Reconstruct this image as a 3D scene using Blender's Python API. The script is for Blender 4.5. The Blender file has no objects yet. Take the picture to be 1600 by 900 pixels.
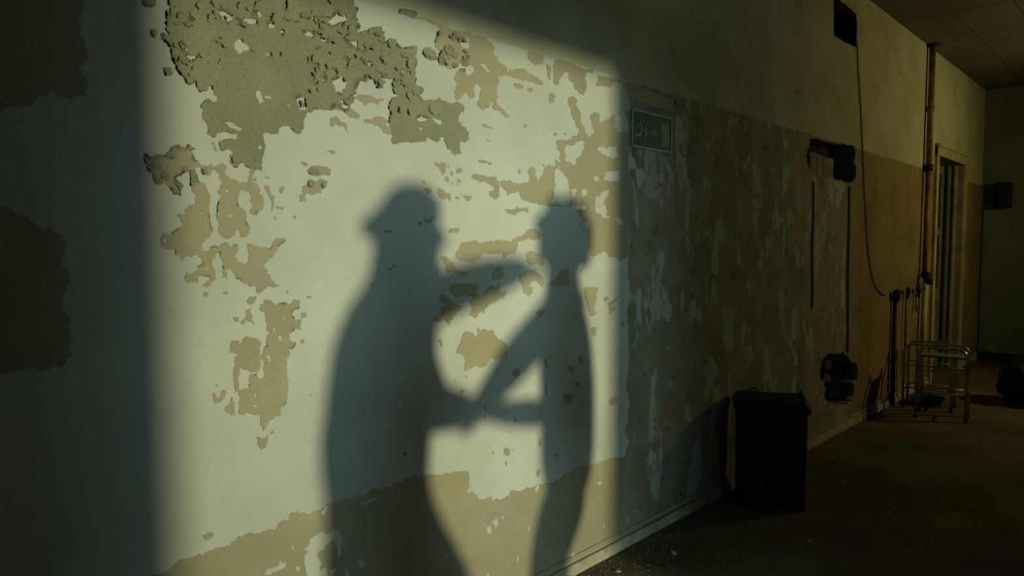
import bpy, bmesh, math, random
import numpy as np
from mathutils import Vector, Matrix, noise
from mathutils.geometry import tessellate_polygon
R = math.radians
scene = bpy.context.scene
C = scene.collection

# ------------------------------------------------------------------ camera
CAM_D, CAM_H, FPX, AZ, PITCH = 1.97, 1.50, 1100.0, R(43.7), R(3.4)
cam_data = bpy.data.cameras.new('camera'); cam = bpy.data.objects.new('camera', cam_data); C.objects.link(cam)
cam_data.sensor_width = 36.0; cam_data.lens = FPX / 1600 * 36; cam_data.clip_start = 0.02
cam.location = (0, -CAM_D, CAM_H); cam.rotation_euler = (R(90) - PITCH, 0, AZ - R(90))
scene.camera = cam

# ------------------------------------------------------------------ world, lights, exposure
scene.view_settings.view_transform = 'Standard'; scene.view_settings.look = 'None'
scene.view_settings.gamma = 1.0; scene.view_settings.use_curve_mapping = False
scene.view_settings.exposure = 0.0
world = bpy.data.worlds.new('night'); scene.world = world; world.use_nodes = True
world.node_tree.nodes['Background'].inputs[0].default_value = (0.03, 0.06, 0.09, 1)
world.node_tree.nodes['Background'].inputs[1].default_value = 0.05
LIGHT = Vector((2.0, -10.0, 1.55))          # lamp in the yard, shining through the doorway
def area(name, loc, size, power, col, shape='DISK', target=None, spread=180):
    d = bpy.data.lights.new(name, 'AREA'); d.shape = shape; d.size = size; d.energy = power; d.color = col; d.spread = R(spread)
    o = bpy.data.objects.new(name, d); C.objects.link(o); o.location = loc
    v = (Vector(target) - Vector(loc)) if target else Vector((0, 1, 0))
    o.rotation_euler = v.to_track_quat('-Z', 'Y').to_euler()
    return o
KEY_P, FILL_P, WARM_P = 69, 300, 76
area('yard_lamp_light', LIGHT, 0.165, KEY_P, (1.0, 0.97, 0.66), 'DISK', (2.05, 0, 1.25), 58)
area('yard_fill_light', (1.68, -10.6, 1.8), 1.6, FILL_P, (0.54, 0.86, 1.0))  # cool fill lamp added in place of sky, to lift the shadows

# added fill lamp lifting the shadows, behind a made-up high opening
high_fill = area('high_fill_light', (1.5, -5.6, 3.05), 2.0, 7.0, (0.50, 0.86, 1.0), 'RECTANGLE', (1.6, 0.0, 1.3)); high_fill.data.size_y = 0.7
ROOM_X0, ROOM_X1, ROOM_Y, ROOM_Z = -3.0, 11.0, -5.0, 3.53

# ------------------------------------------------------------------ pixel of the photo -> point on a real surface
FWD = Vector((math.cos(AZ), math.sin(AZ), 0)); RIGHT = Vector((math.sin(AZ), -math.cos(AZ), 0)); UP = Vector((0, 0, 1))
CAM = Vector(cam.location)
def ray(px, py):
    u = (px - 800) / FPX; v = (py - 450) / FPX
    return FWD * (math.cos(PITCH) - v * math.sin(PITCH)) + RIGHT * u + UP * (-math.sin(PITCH) - v * math.cos(PITCH))
def W(px, py, y=0.0):
    d = ray(px, py); return CAM + d * ((y - CAM.y) / d.y)
def F(px, py, z=0.0):
    d = ray(px, py); return CAM + d * ((z - CAM.z) / d.z)

# ------------------------------------------------------------------ helpers
def link(name, me, mat=None, parent=None, smooth=False):
    o = bpy.data.objects.new(name, me); C.objects.link(o)
    if mat: me.materials.append(mat)
    if parent: o.parent = parent
    if smooth:
        for p in me.polygons: p.use_smooth = True
    return o
def pyd(name, v, f, mat=None, parent=None, smooth=False):
    me = bpy.data.meshes.new(name); me.from_pydata([tuple(p) for p in v], [], f); me.validate(); me.update()
    return link(name, me, mat, parent, smooth)
def obj(name, bm, mat=None, parent=None, smooth=False):
    me = bpy.data.meshes.new(name); bmesh.ops.recalc_face_normals(bm, faces=bm.faces); bm.to_mesh(me); bm.free()
    return link(name, me, mat, parent, smooth)
def tag(o, label=None, cat=None, group=None, kind=None):
    if label: o['label'] = label
    if cat: o['category'] = cat
    if group: o['group'] = group
    if kind: o['kind'] = kind
    return o
def empty(name, loc=(0, 0, 0), rz=0):
    o = bpy.data.objects.new(name, None); C.objects.link(o); o.location = loc; o.rotation_euler = (0, 0, rz); o.empty_display_size = 0.1
    return o
def bm_box(bm, lo, hi, bev=0.0, M=None):
    r = bmesh.ops.create_cube(bm, size=1.0); vs = r['verts']
    c = [(lo[i] + hi[i]) / 2 for i in range(3)]; s = [hi[i] - lo[i] for i in range(3)]
    for v in vs: v.co = Vector((c[0] + v.co.x * s[0], c[1] + v.co.y * s[1], c[2] + v.co.z * s[2]))
    if bev > 0:
        es = list({e for v in vs for e in v.link_edges})
        rr = bmesh.ops.bevel(bm, geom=es, offset=bev, segments=2, affect='EDGES', profile=0.5)
        vs = list({v for f in rr['faces'] for v in f.verts} | {v for v in vs if v.is_valid})
    if M:
        for v in vs: v.co = M @ v.co
    return vs
def box(name, lo, hi, mat, parent=None, bev=0.0):
    bm = bmesh.new(); bm_box(bm, lo, hi, bev); return obj(name, bm, mat, parent)
def bm_tube(bm, pts, r, n=8, cap=True, wob=None):
    pts = [Vector(p) for p in pts]; rings = []
    for i, p in enumerate(pts):
        t = (pts[min(i + 1, len(pts) - 1)] - pts[max(i - 1, 0)]).normalized()
        a = t.cross(Vector((0.31, 0.17, 0.93)))
        if a.length < 0.05: a = t.cross(Vector((1, 0, 0)))
        a.normalize(); b = t.cross(a)
        rr = r[i] if isinstance(r, (list, tuple)) else r
        rings.append([bm.verts.new(p + (a * math.cos(2 * math.pi * k / n) + b * math.sin(2 * math.pi * k / n)) * rr) for k in range(n)])
    for A, B in zip(rings, rings[1:]):
        for k in range(n): bm.faces.new((A[k], A[(k + 1) % n], B[(k + 1) % n], B[k]))
    if cap:
        bm.faces.new(rings[0][::-1]); bm.faces.new(rings[-1])
def tube(name, pts, r, mat, parent=None, n=8):
    bm = bmesh.new(); bm_tube(bm, pts, r, n); return obj(name, bm, mat, parent, True)
def arc(p0, c, p1, n=6):                      # quadratic bend p0 -> p1 about corner c
    p0, c, p1 = Vector(p0), Vector(c), Vector(p1)
    return [(1 - t) ** 2 * p0 + 2 * t * (1 - t) * c + t * t * p1 for t in [i / n for i in range(n + 1)]]

# ------------------------------------------------------------------ materials
MAT = {}
def new_mat(name):
    m = bpy.data.materials.new(name); m.use_nodes = True; nt = m.node_tree; b = nt.nodes['Principled BSDF']; MAT[name] = m
    return m, nt, b
def N(nt, t, **kw):
    n = nt.nodes.new(t)
    for k, v in kw.items():
        if k in n.inputs: n.inputs[k].default_value = v
        else: setattr(n, k, v)
    return n
def L(nt, a, b): nt.links.new(a, b)
def coord(nt): return N(nt, 'ShaderNodeNewGeometry').outputs['Position']
def noise_n(nt, scale, detail=6, rough=0.6, vec=None, dist=0.0):
    n = N(nt, 'ShaderNodeTexNoise'); n.inputs['Scale'].default_value = scale; n.inputs['Detail'].default_value = detail
    n.inputs['Roughness'].default_value = rough; n.inputs['Distortion'].default_value = dist
    L(nt, vec if vec is not None else coord(nt), n.inputs['Vector']); return n.outputs['Fac']
def ramp(nt, fac, lo, hi):
    r = N(nt, 'ShaderNodeMapRange'); r.inputs['From Min'].default_value = lo; r.inputs['From Max'].default_value = hi
    r.interpolation_type = 'SMOOTHSTEP'; L(nt, fac, r.inputs['Value']); return r.outputs['Result']
def math_n(nt, op, a, b=None, c=None):
    m = N(nt, 'ShaderNodeMath', operation=op)
    for i, v in enumerate((a, b, c)):
        if v is None: continue
        if isinstance(v, (int, float)): m.inputs[i].default_value = v
        else: L(nt, v, m.inputs[i])
    return m.outputs[0]
def mix(nt, fac, a, b, blend='MIX'):
    m = N(nt, 'ShaderNodeMix', data_type='RGBA', blend_type=blend)
    for i, v in ((0, fac), (6, a), (7, b)):
        if isinstance(v, (int, float)): m.inputs[i].default_value = v
        elif isinstance(v, (tuple, list)): m.inputs[i].default_value = (*v[:3], 1)
        else: L(nt, v, m.inputs[i])
    return m.outputs[2]
def bump(nt, b, h, strength=0.3, dist=0.01):
    bn = N(nt, 'ShaderNodeBump'); bn.inputs['Strength'].default_value = strength; bn.inputs['Distance'].default_value = dist
    L(nt, h, bn.inputs['Height']); L(nt, bn.outputs[0], b.inputs['Normal'])
def simple(name, col, rough=0.7, metal=0.0, var=0.25, scale=18, bmp=0.15, spec=0.4):
    m, nt, b = new_mat(name)
    f = noise_n(nt, scale, 5, 0.6)
    dark = tuple(c * (1 - var) for c in col); lite = tuple(min(1, c * (1 + var)) for c in col)
    L(nt, mix(nt, ramp(nt, f, 0.3, 0.7), dark, lite), b.inputs['Base Color'])
    b.inputs['Roughness'].default_value = rough; b.inputs['Metallic'].default_value = metal; b.inputs['Specular IOR Level'].default_value = spec
    if bmp: bump(nt, b, noise_n(nt, scale * 5, 3), bmp, 0.004)
    return m

CREAM = (0.56, 0.585, 0.475); TAN = (0.385, 0.355, 0.215)
def paint(name, col, var=0.10, bumpy=0.12, bscale=60, spec=0.15, bd=0.012):
    m, nt, b = new_mat(name); pos = coord(nt)
    c = mix(nt, ramp(nt, noise_n(nt, 2.6, 5, 0.6), 0.30, 0.72), tuple(v * (1 - var) for v in col), tuple(v * (1 + var * 0.5) for v in col))
    c = mix(nt, math_n(nt, 'MULTIPLY', ramp(nt, noise_n(nt, 230, 3, 0.8), 0.35, 0.70), 0.55), c, tuple(v * 0.62 for v in col))
    L(nt, c, b.inputs['Base Color']); b.inputs['Roughness'].default_value = 0.75; b.inputs['Specular IOR Level'].default_value = spec
    h = math_n(nt, 'ADD', noise_n(nt, bscale, 4, 0.6), math_n(nt, 'MULTIPLY', noise_n(nt, 280, 2), 0.35))
    bump(nt, b, h, bumpy, bd)
    return m
M_tan = paint('old_tan_paint', TAN, 0.14, 0.16, 55)
M_flake = paint('curled_tan_paint', (0.37, 0.36, 0.215), 0.18, 0.8, 70)
M_cream = paint('cream_paint', CREAM)
M_tanrough = paint('blistered_tan_paint', (0.375, 0.37, 0.228), 0.20, 0.9, 38, bd=0.022)

Z_DADO = W(1400, 250).z
X_PEEL = W(981, 560).x          # where the cream coat ends
X_BROWN = W(1342, 400).x
def wall_paint():
    m, nt, b = new_mat('peeling_wall_paint'); pos = coord(nt)
    sx = N(nt, 'ShaderNodeSeparateXYZ'); L(nt, pos, sx.inputs[0]); X, Z = sx.outputs['X'], sx.outputs['Z']
    wob = noise_n(nt, 9, 6, 0.65); wobs = math_n(nt, 'MULTIPLY', math_n(nt, 'SUBTRACT', wob, 0.5), 0.16)
    xw = math_n(nt, 'ADD', X, wobs)
    cream = mix(nt, ramp(nt, noise_n(nt, 2.2, 6, 0.6), 0.3, 0.75), tuple(v * 0.86 for v in CREAM), tuple(v * 1.05 for v in CREAM))
    # grime blotches and pin specks
    gr = math_n(nt, 'MULTIPLY', ramp(nt, noise_n(nt, 7, 8, 0.7, dist=0.6), 0.58, 0.78), 0.30)
    cream = mix(nt, gr, cream, (0.33, 0.34, 0.25))
    speck = math_n(nt, 'MULTIPLY', ramp(nt, noise_n(nt, 60, 2, 0.5), 0.735, 0.76), 0.75)
    cream = mix(nt, speck, cream, TAN)
    grain = math_n(nt, 'MULTIPLY', ramp(nt, noise_n(nt, 230, 3, 0.8), 0.35, 0.70), 0.42)
    cream = mix(nt, grain, cream, tuple(v * 0.62 for v in CREAM))
    # right of the edge: mostly tan with ragged cream remnants and black scars
    tan = mix(nt, ramp(nt, noise_n(nt, 3.1, 5, 0.6), 0.3, 0.7), tuple(v * 0.55 for v in TAN), tuple(v * 0.85 for v in TAN))
    st = N(nt, 'ShaderNodeMapping'); st.inputs['Scale'].default_value = (1.0, 1.0, 0.55); L(nt, pos, st.inputs[0])
    rem = ramp(nt, noise_n(nt, 5.2, 9, 0.68, st.outputs[0], 0.3), 0.535, 0.575)
    mott = mix(nt, math_n(nt, 'MULTIPLY', rem, 0.9), tan, tuple(v * 0.78 for v in CREAM))
    scar = math_n(nt, 'MULTIPLY', ramp(nt, noise_n(nt, 8.5, 10, 0.75, dist=0.8), 0.565, 0.62), 0.7)
    mott = mix(nt, scar, mott, (0.10, 0.085, 0.055))
    c = mix(nt, ramp(nt, xw, X_PEEL - 0.004, X_PEEL + 0.004), cream, mott)
    # far stretch: brown dado with chipped pale spots
    chip = ramp(nt, noise_n(nt, 6.5, 8, 0.7, st.outputs[0]), 0.62, 0.65)
    brown = mix(nt, chip, mix(nt, ramp(nt, noise_n(nt, 2.4, 6), 0.3, 0.7), (0.20, 0.14, 0.06), (0.30, 0.215, 0.10)), (0.42, 0.40, 0.24))
    c = mix(nt, ramp(nt, xw, X_BROWN - 0.35, X_BROWN + 0.10), c, brown)
    # above the dado line: smoother grey-cream distemper, stained
    up = mix(nt, ramp(nt, noise_n(nt, 1.8, 6, 0.65), 0.3, 0.7), (0.36, 0.345, 0.215), (0.50, 0.49, 0.34))
    up = mix(nt, math_n(nt, 'MULTIPLY', ramp(nt, noise_n(nt, 5, 9, 0.72, dist=0.5), 0.60, 0.68), 0.6), up, (0.16, 0.13, 0.07))
    zw = math_n(nt, 'ADD', Z, math_n(nt, 'MULTIPLY', wobs, 0.12))
    c = mix(nt, ramp(nt, zw, Z_DADO - 0.008, Z_DADO + 0.008), c, up)
    L(nt, c, b.inputs['Base Color']); b.inputs['Roughness'].default_value = 0.8; b.inputs['Specular IOR Level'].default_value = 0.12
    h = math_n(nt, 'ADD', noise_n(nt, 60, 4), math_n(nt, 'MULTIPLY', rem, ramp(nt, xw, X_PEEL - 0.01, X_PEEL + 0.01)))
    h = math_n(nt, 'ADD', h, math_n(nt, 'MULTIPLY', noise_n(nt, 280, 2), 0.3))
    bump(nt, b, h, 0.22, 0.012)
    return m
M_wall = wall_paint()
M_brick = simple('broken_brick', (0.10, 0.045, 0.03), 0.9, var=0.4, scale=9)
M_void = simple('void_shade', (0.012, 0.012, 0.013), 0.95, var=0.3, bmp=0)  # near-black, shade in the wall holes put into the colour; also behind ceiling joints
M_plaster = simple('grey_plaster', (0.28, 0.26, 0.20), 0.9, var=0.25, scale=3)
M_ceil = simple('ceiling_paint', (0.115, 0.112, 0.078), 0.85, var=0.2, scale=1.5)
M_back1 = simple('back_wall_paint', (0.17, 0.17, 0.13), 0.85, var=0.2, scale=1.7)
M_room = simple('room_distemper', (0.26, 0.285, 0.285), 0.85, var=0.15, scale=1.5)
M_board = simple('grey_board', (0.17, 0.19, 0.175), 0.75, var=0.15, scale=2)
M_wood = simple('worn_wood', (0.20, 0.15, 0.075), 0.8, var=0.35, scale=10)
M_doorp = simple('door_paint', (0.20, 0.20, 0.15), 0.6, var=0.2, scale=6)
M_trim = simple('trim_paint', (0.40, 0.34, 0.18), 0.55, var=0.25, scale=6)
M_base = simple('baseboard_paint', (0.42, 0.39, 0.26), 0.7, var=0.3, scale=8)
M_dark = simple('dark_metal', (0.014, 0.014, 0.015), 0.55, 0.3, var=0.3, spec=0.3)
M_black = simple('black_iron', (0.02, 0.018, 0.016), 0.6, 0.5, var=0.4)
M_rust = simple('rusty_pipe', (0.22, 0.12, 0.045), 0.6, 0.2, var=0.5, scale=14)
M_chrome = simple('dull_chrome', (0.55, 0.53, 0.45), 0.28, 1.0, var=0.2, bmp=0.05)
M_green = simple('sign_green', (0.012, 0.10, 0.075), 0.6, var=0.2, scale=30, bmp=0)
M_pict = simple('sign_pale', (0.15, 0.26, 0.19), 0.6, var=0.25, scale=40, bmp=0)
M_edge = simple('sign_edge', (0.30, 0.40, 0.36), 0.5, var=0.15, bmp=0)
M_cable = simple('old_cable', (0.13, 0.11, 0.065), 0.7, var=0.3)
m, nt, b = new_mat('dirty_pane'); M_glass = m
b.inputs['Base Color'].default_value = (0.01, 0.014, 0.02, 1); b.inputs['Roughness'].default_value = 0.25
L(nt, mix(nt, noise_n(nt, 12, 5), (0.006, 0.008, 0.012), (0.02, 0.024, 0.03)), b.inputs['Base Color'])
def floor_mat():
    m, nt, b = new_mat('dirty_concrete')
    c = mix(nt, ramp(nt, noise_n(nt, 1.6, 8, 0.65), 0.3, 0.7), (0.075, 0.062, 0.038), (0.15, 0.125, 0.08))
    c = mix(nt, math_n(nt, 'MULTIPLY', ramp(nt, noise_n(nt, 45, 4, 0.7), 0.60, 0.72), 0.7), c, (0.26, 0.23, 0.16))
    c = mix(nt, math_n(nt, 'MULTIPLY', ramp(nt, noise_n(nt, 22, 5, 0.7), 0.58, 0.70), 0.7), c, (0.03, 0.026, 0.018))
    L(nt, c, b.inputs['Base Color']); b.inputs['Roughness'].default_value = 0.85; b.inputs['Specular IOR Level'].default_value = 0.2
    bump(nt, b, noise_n(nt, 40, 6, 0.7), 0.5, 0.02); return m
M_floor = floor_mat()

# ------------------------------------------------------------------ the setting
rng = random.Random(7)
def fract(poly, amp, depth, seed, close=True):
    amp *= 1.9; depth += 1
    """poly of 2-tuples, roughened by midpoint displacement"""
    r = random.Random(seed); pts = [Vector(p) for p in poly]
    for d in range(depth):
        out = []
        for i, p in enumerate(pts):
            q = pts[(i + 1) % len(pts)]; out.append(p)
            e = q - p; l = e.length
            if l < 1.1: continue
            a = min(amp, 0.30 * l)
            out.append((p + q) / 2 + Vector((-e.y, e.x)) / l * r.uniform(-a, a))
        pts = out; amp *= 0.66
    return pts
def crossings(pts):
    P = np.array([(p[0], p[1]) for p in pts]); Qn = np.roll(P, -1, 0); n = len(P)
    def orient(a, b, c): return (b[..., 0] - a[..., 0]) * (c[..., 1] - a[..., 1]) - (b[..., 1] - a[..., 1]) * (c[..., 0] - a[..., 0])
    A_, B_ = P[:, None], Qn[:, None]; C_, D_ = P[None], Qn[None]
    hit = (orient(A_, B_, C_) * orient(A_, B_, D_) < 0) & (orient(C_, D_, A_) * orient(C_, D_, B_) < 0)
    return np.argwhere(np.triu(hit, 1))
def untangle(pts):
    """cut the small loops that cross themselves off an outline"""
    for _ in range(60):
        c = crossings(pts)
        if not len(c): break
        i, j = c[0]
        if j - i <= len(pts) / 2: pts = pts[:i + 1] + pts[j + 1:]
        else: pts = pts[i + 1:j + 1]
    return pts
def crop(ox, oy, s, pts): return [(ox + x / s, oy + y / s) for x, y in pts]
def loop2wall(pts, y=0.0): return [Vector((w.x, w.z)) for w in (W(p[0], p[1]) for p in pts)]

recess_px = crop(1240, 200, 9, [(235,165),(265,145),(330,155),(450,185),(560,210),(650,230),(760,235),(835,268),(848,240),(862,290),(860,420),(882,560),(870,700),(840,760),(740,775),(640,740),(560,690),(440,690),(300,690),(240,660),(215,550),(185,440),(190,320),(220,240)])
lower_px = crop(1260, 530, 6.92, [(155,420),(160,280),(190,195),(250,160),(300,165),(360,165),(410,130),(460,180),(470,230),(530,250),(555,320),(555,430),(505,460),(500,620),(450,680),(370,720),(300,715),(215,745),(200,600),(195,460)])
vent_px = [(1303, -8), (1303.5, 57), (1337, 74), (1338.5, 24)]
recess = loop2wall(fract(recess_px, 1.2, 2, 3)); lower = loop2wall(fract(lower_px, 1.6, 2, 4))
vent = loop2wall(fract(vent_px, 0.8, 3, 5))
vent = [Vector((p.x, min(p.y, ROOM_Z - 0.02))) for p in vent]
DX0, DX1, DZ = W(1456.5, 450).x, W(1498, 450).x, 2.466
door_hole = [Vector((DX0, 0.0)), Vector((DX1, 0.0)), Vector((DX1, DZ)), Vector((DX0, DZ))]
outer = [Vector(p) for p in ((ROOM_X0, 0), (DX0, 0), (DX0, DZ), (DX1, DZ), (DX1, 0), (ROOM_X1, 0), (ROOM_X1, ROOM_Z), (ROOM_X0, ROOM_Z))]
loops = [outer, recess, lower, vent]
tris = tessellate_polygon([[(p.x, p.y, 0) for p in l] for l in loops])
flat = [p for l in loops for p in l]
verts = [(p.x, 0, p.y) for p in flat]; faces = [tuple(t) for t in tris]
def reveal(loop, depth):
    n0 = len(verts); n = len(loop)
    for p in loop: verts.append((p.x, 0, p.y))
    for p in loop: verts.append((p.x, depth, p.y))
    for i in range(n): faces.append((n0 + i, n0 + (i + 1) % n, n0 + n + (i + 1) % n, n0 + n + i))
wall_left = pyd('wall_left', verts, faces, M_wall); tag(wall_left, kind='structure')
def cavity(name, loop, depth, mat, backmat, parent):
    v = []; n = len(loop); f = []
    for p in loop: v.append((p.x, -0.0002, p.y))
    for p in loop: v.append((p.x, depth, p.y))
    for i in range(n): f.append((i, (i + 1) % n, n + (i + 1) % n, n + i))
    o = pyd(name, v, f, mat, parent)
    bk = tessellate_polygon([[(p.x, p.y, 0) for p in loop]])
    pyd(name + '_back', [(p.x, depth, p.y) for p in loop], [tuple(t) for t in bk], backmat, parent)
    return o
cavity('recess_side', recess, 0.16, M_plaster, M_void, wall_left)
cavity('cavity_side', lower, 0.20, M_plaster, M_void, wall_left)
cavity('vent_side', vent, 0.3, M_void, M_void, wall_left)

floor = box('floor', (ROOM_X0, ROOM_Y - 0.3, -0.1), (ROOM_X1, 0.3, 0.0), M_floor); tag(floor, kind='structure')
yard = box('floor_yard', (-8, -14, -0.12), (12, ROOM_Y - 0.3, -0.02), M_floor); tag(yard, kind='structure')
ceiling = box('ceiling', (ROOM_X0, ROOM_Y, ROOM_Z + 0.012), (ROOM_X1, 0.0, ROOM_Z + 0.1), M_void); tag(ceiling, kind='structure')
# ceiling slabs with open joints
def G(px, py): return F(px, py, ROOM_Z)
ys = [-0.002, G(1525, 54).y, G(1525, 54).y * 2, G(1525, 54).y * 3, ROOM_Y]
xs = [ROOM_X0, -0.6, 1.8, 4.2, G(1440, 28).x, G(1465, 58).x, G(1465, 58).x * 2 - G(1440, 28).x + 1.0, ROOM_X1]
ys = sorted([y for y in ys if y >= ROOM_Y - 1e-6])
for i in range(len(ys) - 1):
    for j in range(len(xs) - 1):
        if xs[j + 1] - xs[j] < 0.05 or ys[i + 1] - ys[i] < 0.05: continue
        box('panel', (xs[j] + 0.004, ys[i] + 0.004, ROOM_Z), (xs[j + 1] - 0.004, ys[i + 1] - 0.004, ROOM_Z + 0.0121), M_ceil, ceiling)
# back wall: board dado below, plaster above
wb = box('wall_back', (ROOM_X1, ROOM_Y, 0), (ROOM_X1 + 0.15, 0.0, ROOM_Z + 0.1), M_back1); tag(wb, kind='structure')
for k in range(4):
    y0 = -0.03 - k * 1.22
    box('panel', (ROOM_X1 - 0.02, y0 - 1.214, 0.10), (ROOM_X1, y0, 2.03), M_board, wb, 0.003)
tag(box('baseboard_back', (ROOM_X1 - 0.035, ROOM_Y, 0), (ROOM_X1, -0.03, 0.11), M_dark, None, 0.004), kind='structure')
wf = box('wall_front', (ROOM_X0 - 0.15, ROOM_Y, 0), (ROOM_X0, 0, ROOM_Z + 0.1), M_room); tag(wf, kind='structure')
# opposite wall with the doorway that lets the yard light in
OX0, OX1, OZ = 1.37, 2.375, 1.925
bm = bmesh.new()
WX0, WX1, WZ0, WZ1 = 0.5, 2.7, 2.55, 3.30  # high opening added so that fill reaches the shadows
y0_, y1_, zt_ = ROOM_Y - 0.2, ROOM_Y, ROOM_Z + 0.1
for lo, hi in (((ROOM_X0, y0_, 0), (WX0, y1_, zt_)), ((WX1, y0_, 0), (ROOM_X1, y1_, zt_)), ((WX0, y0_, 0), (OX0, y1_, WZ0)), ((OX1, y0_, 0), (WX1, y1_, WZ0)), ((OX0, y0_, OZ), (OX1, y1_, WZ0)), ((WX0, y0_, WZ1), (WX1, y1_, zt_))):
    bm_box(bm, lo, hi)
fill_win = box('fill_window_1', (WX0, y0_ + 0.08, WZ0), (WX1, y0_ + 0.12, WZ0 + 0.04), M_trim); tag(fill_win, kind='structure')  # window invented along with the fill lamp behind it
box('fill_window_frame', (WX0, y0_ + 0.08, WZ1 - 0.04), (WX1, y0_ + 0.12, WZ1), M_trim, fill_win)
for x in (WX0, WX0 + 0.72, WX0 + 1.44, WX1 - 0.04): box('fill_window_bar', (x, y0_ + 0.08, WZ0 + 0.04), (x + 0.04, y0_ + 0.12, WZ1 - 0.04), M_trim, fill_win)
tag(obj('wall_right', bm, M_room), kind='structure')

# baseboard along the peeling wall, with a dark joint above a low painted board
ZB1, ZB2 = 0.055, 0.088
bb = box('baseboard_left', (ROOM_X0, -0.020, 0), (DX0 - 0.09, 0.0, ZB1), M_base, None, 0.004); tag(bb, kind='structure')
b2 = box('top_strip', (ROOM_X0, -0.008, ZB1 + 0.008), (DX0 - 0.09, 0.0, ZB2), M_tan, bb, 0.002)
tag(box('baseboard_end', (DX1 + 0.09, -0.020, 0), (ROOM_X1, 0.0, 0.09), M_base, None, 0.004), kind='structure')

# far door: casing, deep reveal, glazed leaf
DD = 0.19
door = empty('door_1', ((DX0 + DX1) / 2, DD, 0)); tag(door, kind='structure')
def dpart(name, lo, hi, mat, parent=door, bev=0.004):
    o = box(name, lo, hi, mat, None, bev); o.parent = parent
    if parent == door: o.matrix_parent_inverse = Matrix.Translation(Vector(door.location) * -1)
    return o
dpart('reveal', (DX1, 0.0, 0), (DX1 + 0.03, DD + 0.06, DZ), M_doorp)
dpart('reveal', (DX0 - 0.03, 0.0, 0), (DX0, DD + 0.06, DZ), M_doorp)
dpart('reveal', (DX0 - 0.03, 0.0, DZ), (DX1 + 0.03, DD + 0.06, DZ + 0.03), M_doorp)
dpart('moulding', (DX1 - 0.035, 0.055, 0), (DX1, 0.085, DZ), M_trim)
dpart('moulding', (DX1 - 0.05, 0.12, 0), (DX1, 0.15, DZ), M_doorp)
cw = 0.10
dpart('casing', (DX0 - 0.085, -0.03, 0), (DX0, 0.0, DZ + cw), M_trim)
dpart('casing', (DX1, -0.03, 0), (DX1 + cw, 0.0, DZ + cw), M_trim)
dpart('casing', (DX0 - 0.085, -0.032, DZ), (DX1 + cw, 0.0, DZ + cw), M_trim)
dpart('casing_lip', (DX0 - 0.10, -0.045, DZ + cw), (DX1 + cw + 0.015, 0.0, DZ + cw + 0.025), M_trim)
def zat(py): return W(1463, py, DD).z
leafy = (DD, DD + 0.045)
LX0, LX1 = DX0 + 0.003, DX1 - 0.003
lm = (LX0 + LX1) / 2
for (x0, x1) in ((LX0, lm - 0.002), (lm + 0.002, LX1)):
    leaf = dpart('door_leaf', (x0 + 0.08, leafy[0] + 0.03, 0.02), (x1 - 0.08, leafy[1] - 0.003, zat(466) + 0.02), M_doorp)
    dpart('stile', (x0, leafy[0], 0.01), (x0 + 0.09, leafy[1], DZ - 0.004), M_doorp, leaf)
    dpart('stile', (x1 - 0.09, leafy[0], 0.01), (x1, leafy[1], DZ - 0.004), M_doorp, leaf)
    for z0, z1 in ((0.01, 0.20), (zat(466), zat(450)), (zat(368), zat(357)), (DZ - 0.11, DZ - 0.004)):
        dpart('rail', (x0 + 0.09, leafy[0] + 0.002, z0), (x1 - 0.09, leafy[1] - 0.002, z1), M_doorp, leaf)
    dpart('door_panel', (x0 + 0.09, leafy[0] + 0.015, 0.20), (x1 - 0.09, leafy[1] - 0.01, zat(466)), M_doorp, leaf)
    dpart('pane', (x0 + 0.09, leafy[0] + 0.02, zat(450)), (x1 - 0.09, leafy[0] + 0.026, zat(368)), M_glass, leaf, 0)
    dpart('pane', (x0 + 0.09, leafy[0] + 0.02, zat(357)), (x1 - 0.09, leafy[0] + 0.026, DZ - 0.11), M_glass, leaf, 0)

# ------------------------------------------------------------------ peeled paint: patches traced on the wall
T_PATCH, T_REM = 0.0016, 0.0030
PCOUNT = [0]
def patch(px, mat, name, amp=1.7, depth=3, seed=1, thick=T_PATCH, base=0.0):
    PCOUNT[0] += 1; thick += (PCOUNT[0] * 37 % 101) * 4e-6
    pts = untangle(fract(px, amp, depth, seed))
    w = loop2wall(pts); n = len(w)
    f = [tuple(t) for t in tessellate_polygon([[(p.x, p.y, 0) for p in w]])]
    v = [(p.x, -thick, p.y) for p in w] + [(p.x, -base, p.y) for p in w]
    f += [(i, (i + 1) % n, n + (i + 1) % n, n + i) for i in range(n)]
    o = pyd(name, v, f, mat, wall_left)
    return pts
A = lambda p: crop(200, 0, 4, p)
B = lambda p: crop(500, 0, 4, p)
Cc = lambda p: crop(200, 200, 4, p)
D5 = lambda p: crop(200, 425, 4, p)
E6 = lambda p: crop(200, 650, 3.6, p)
F7 = lambda p: crop(500, 250, 4, p)
G8 = lambda p: crop(600, 450, 4, p)
H9 = lambda p: crop(600, 650, 3.6, p)
J = lambda p: crop(660, 200, 7.5, p)
K = lambda p: crop(820, 200, 7.5, p)
Q = lambda p: crop(800, 50, 4.5, p)
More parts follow.
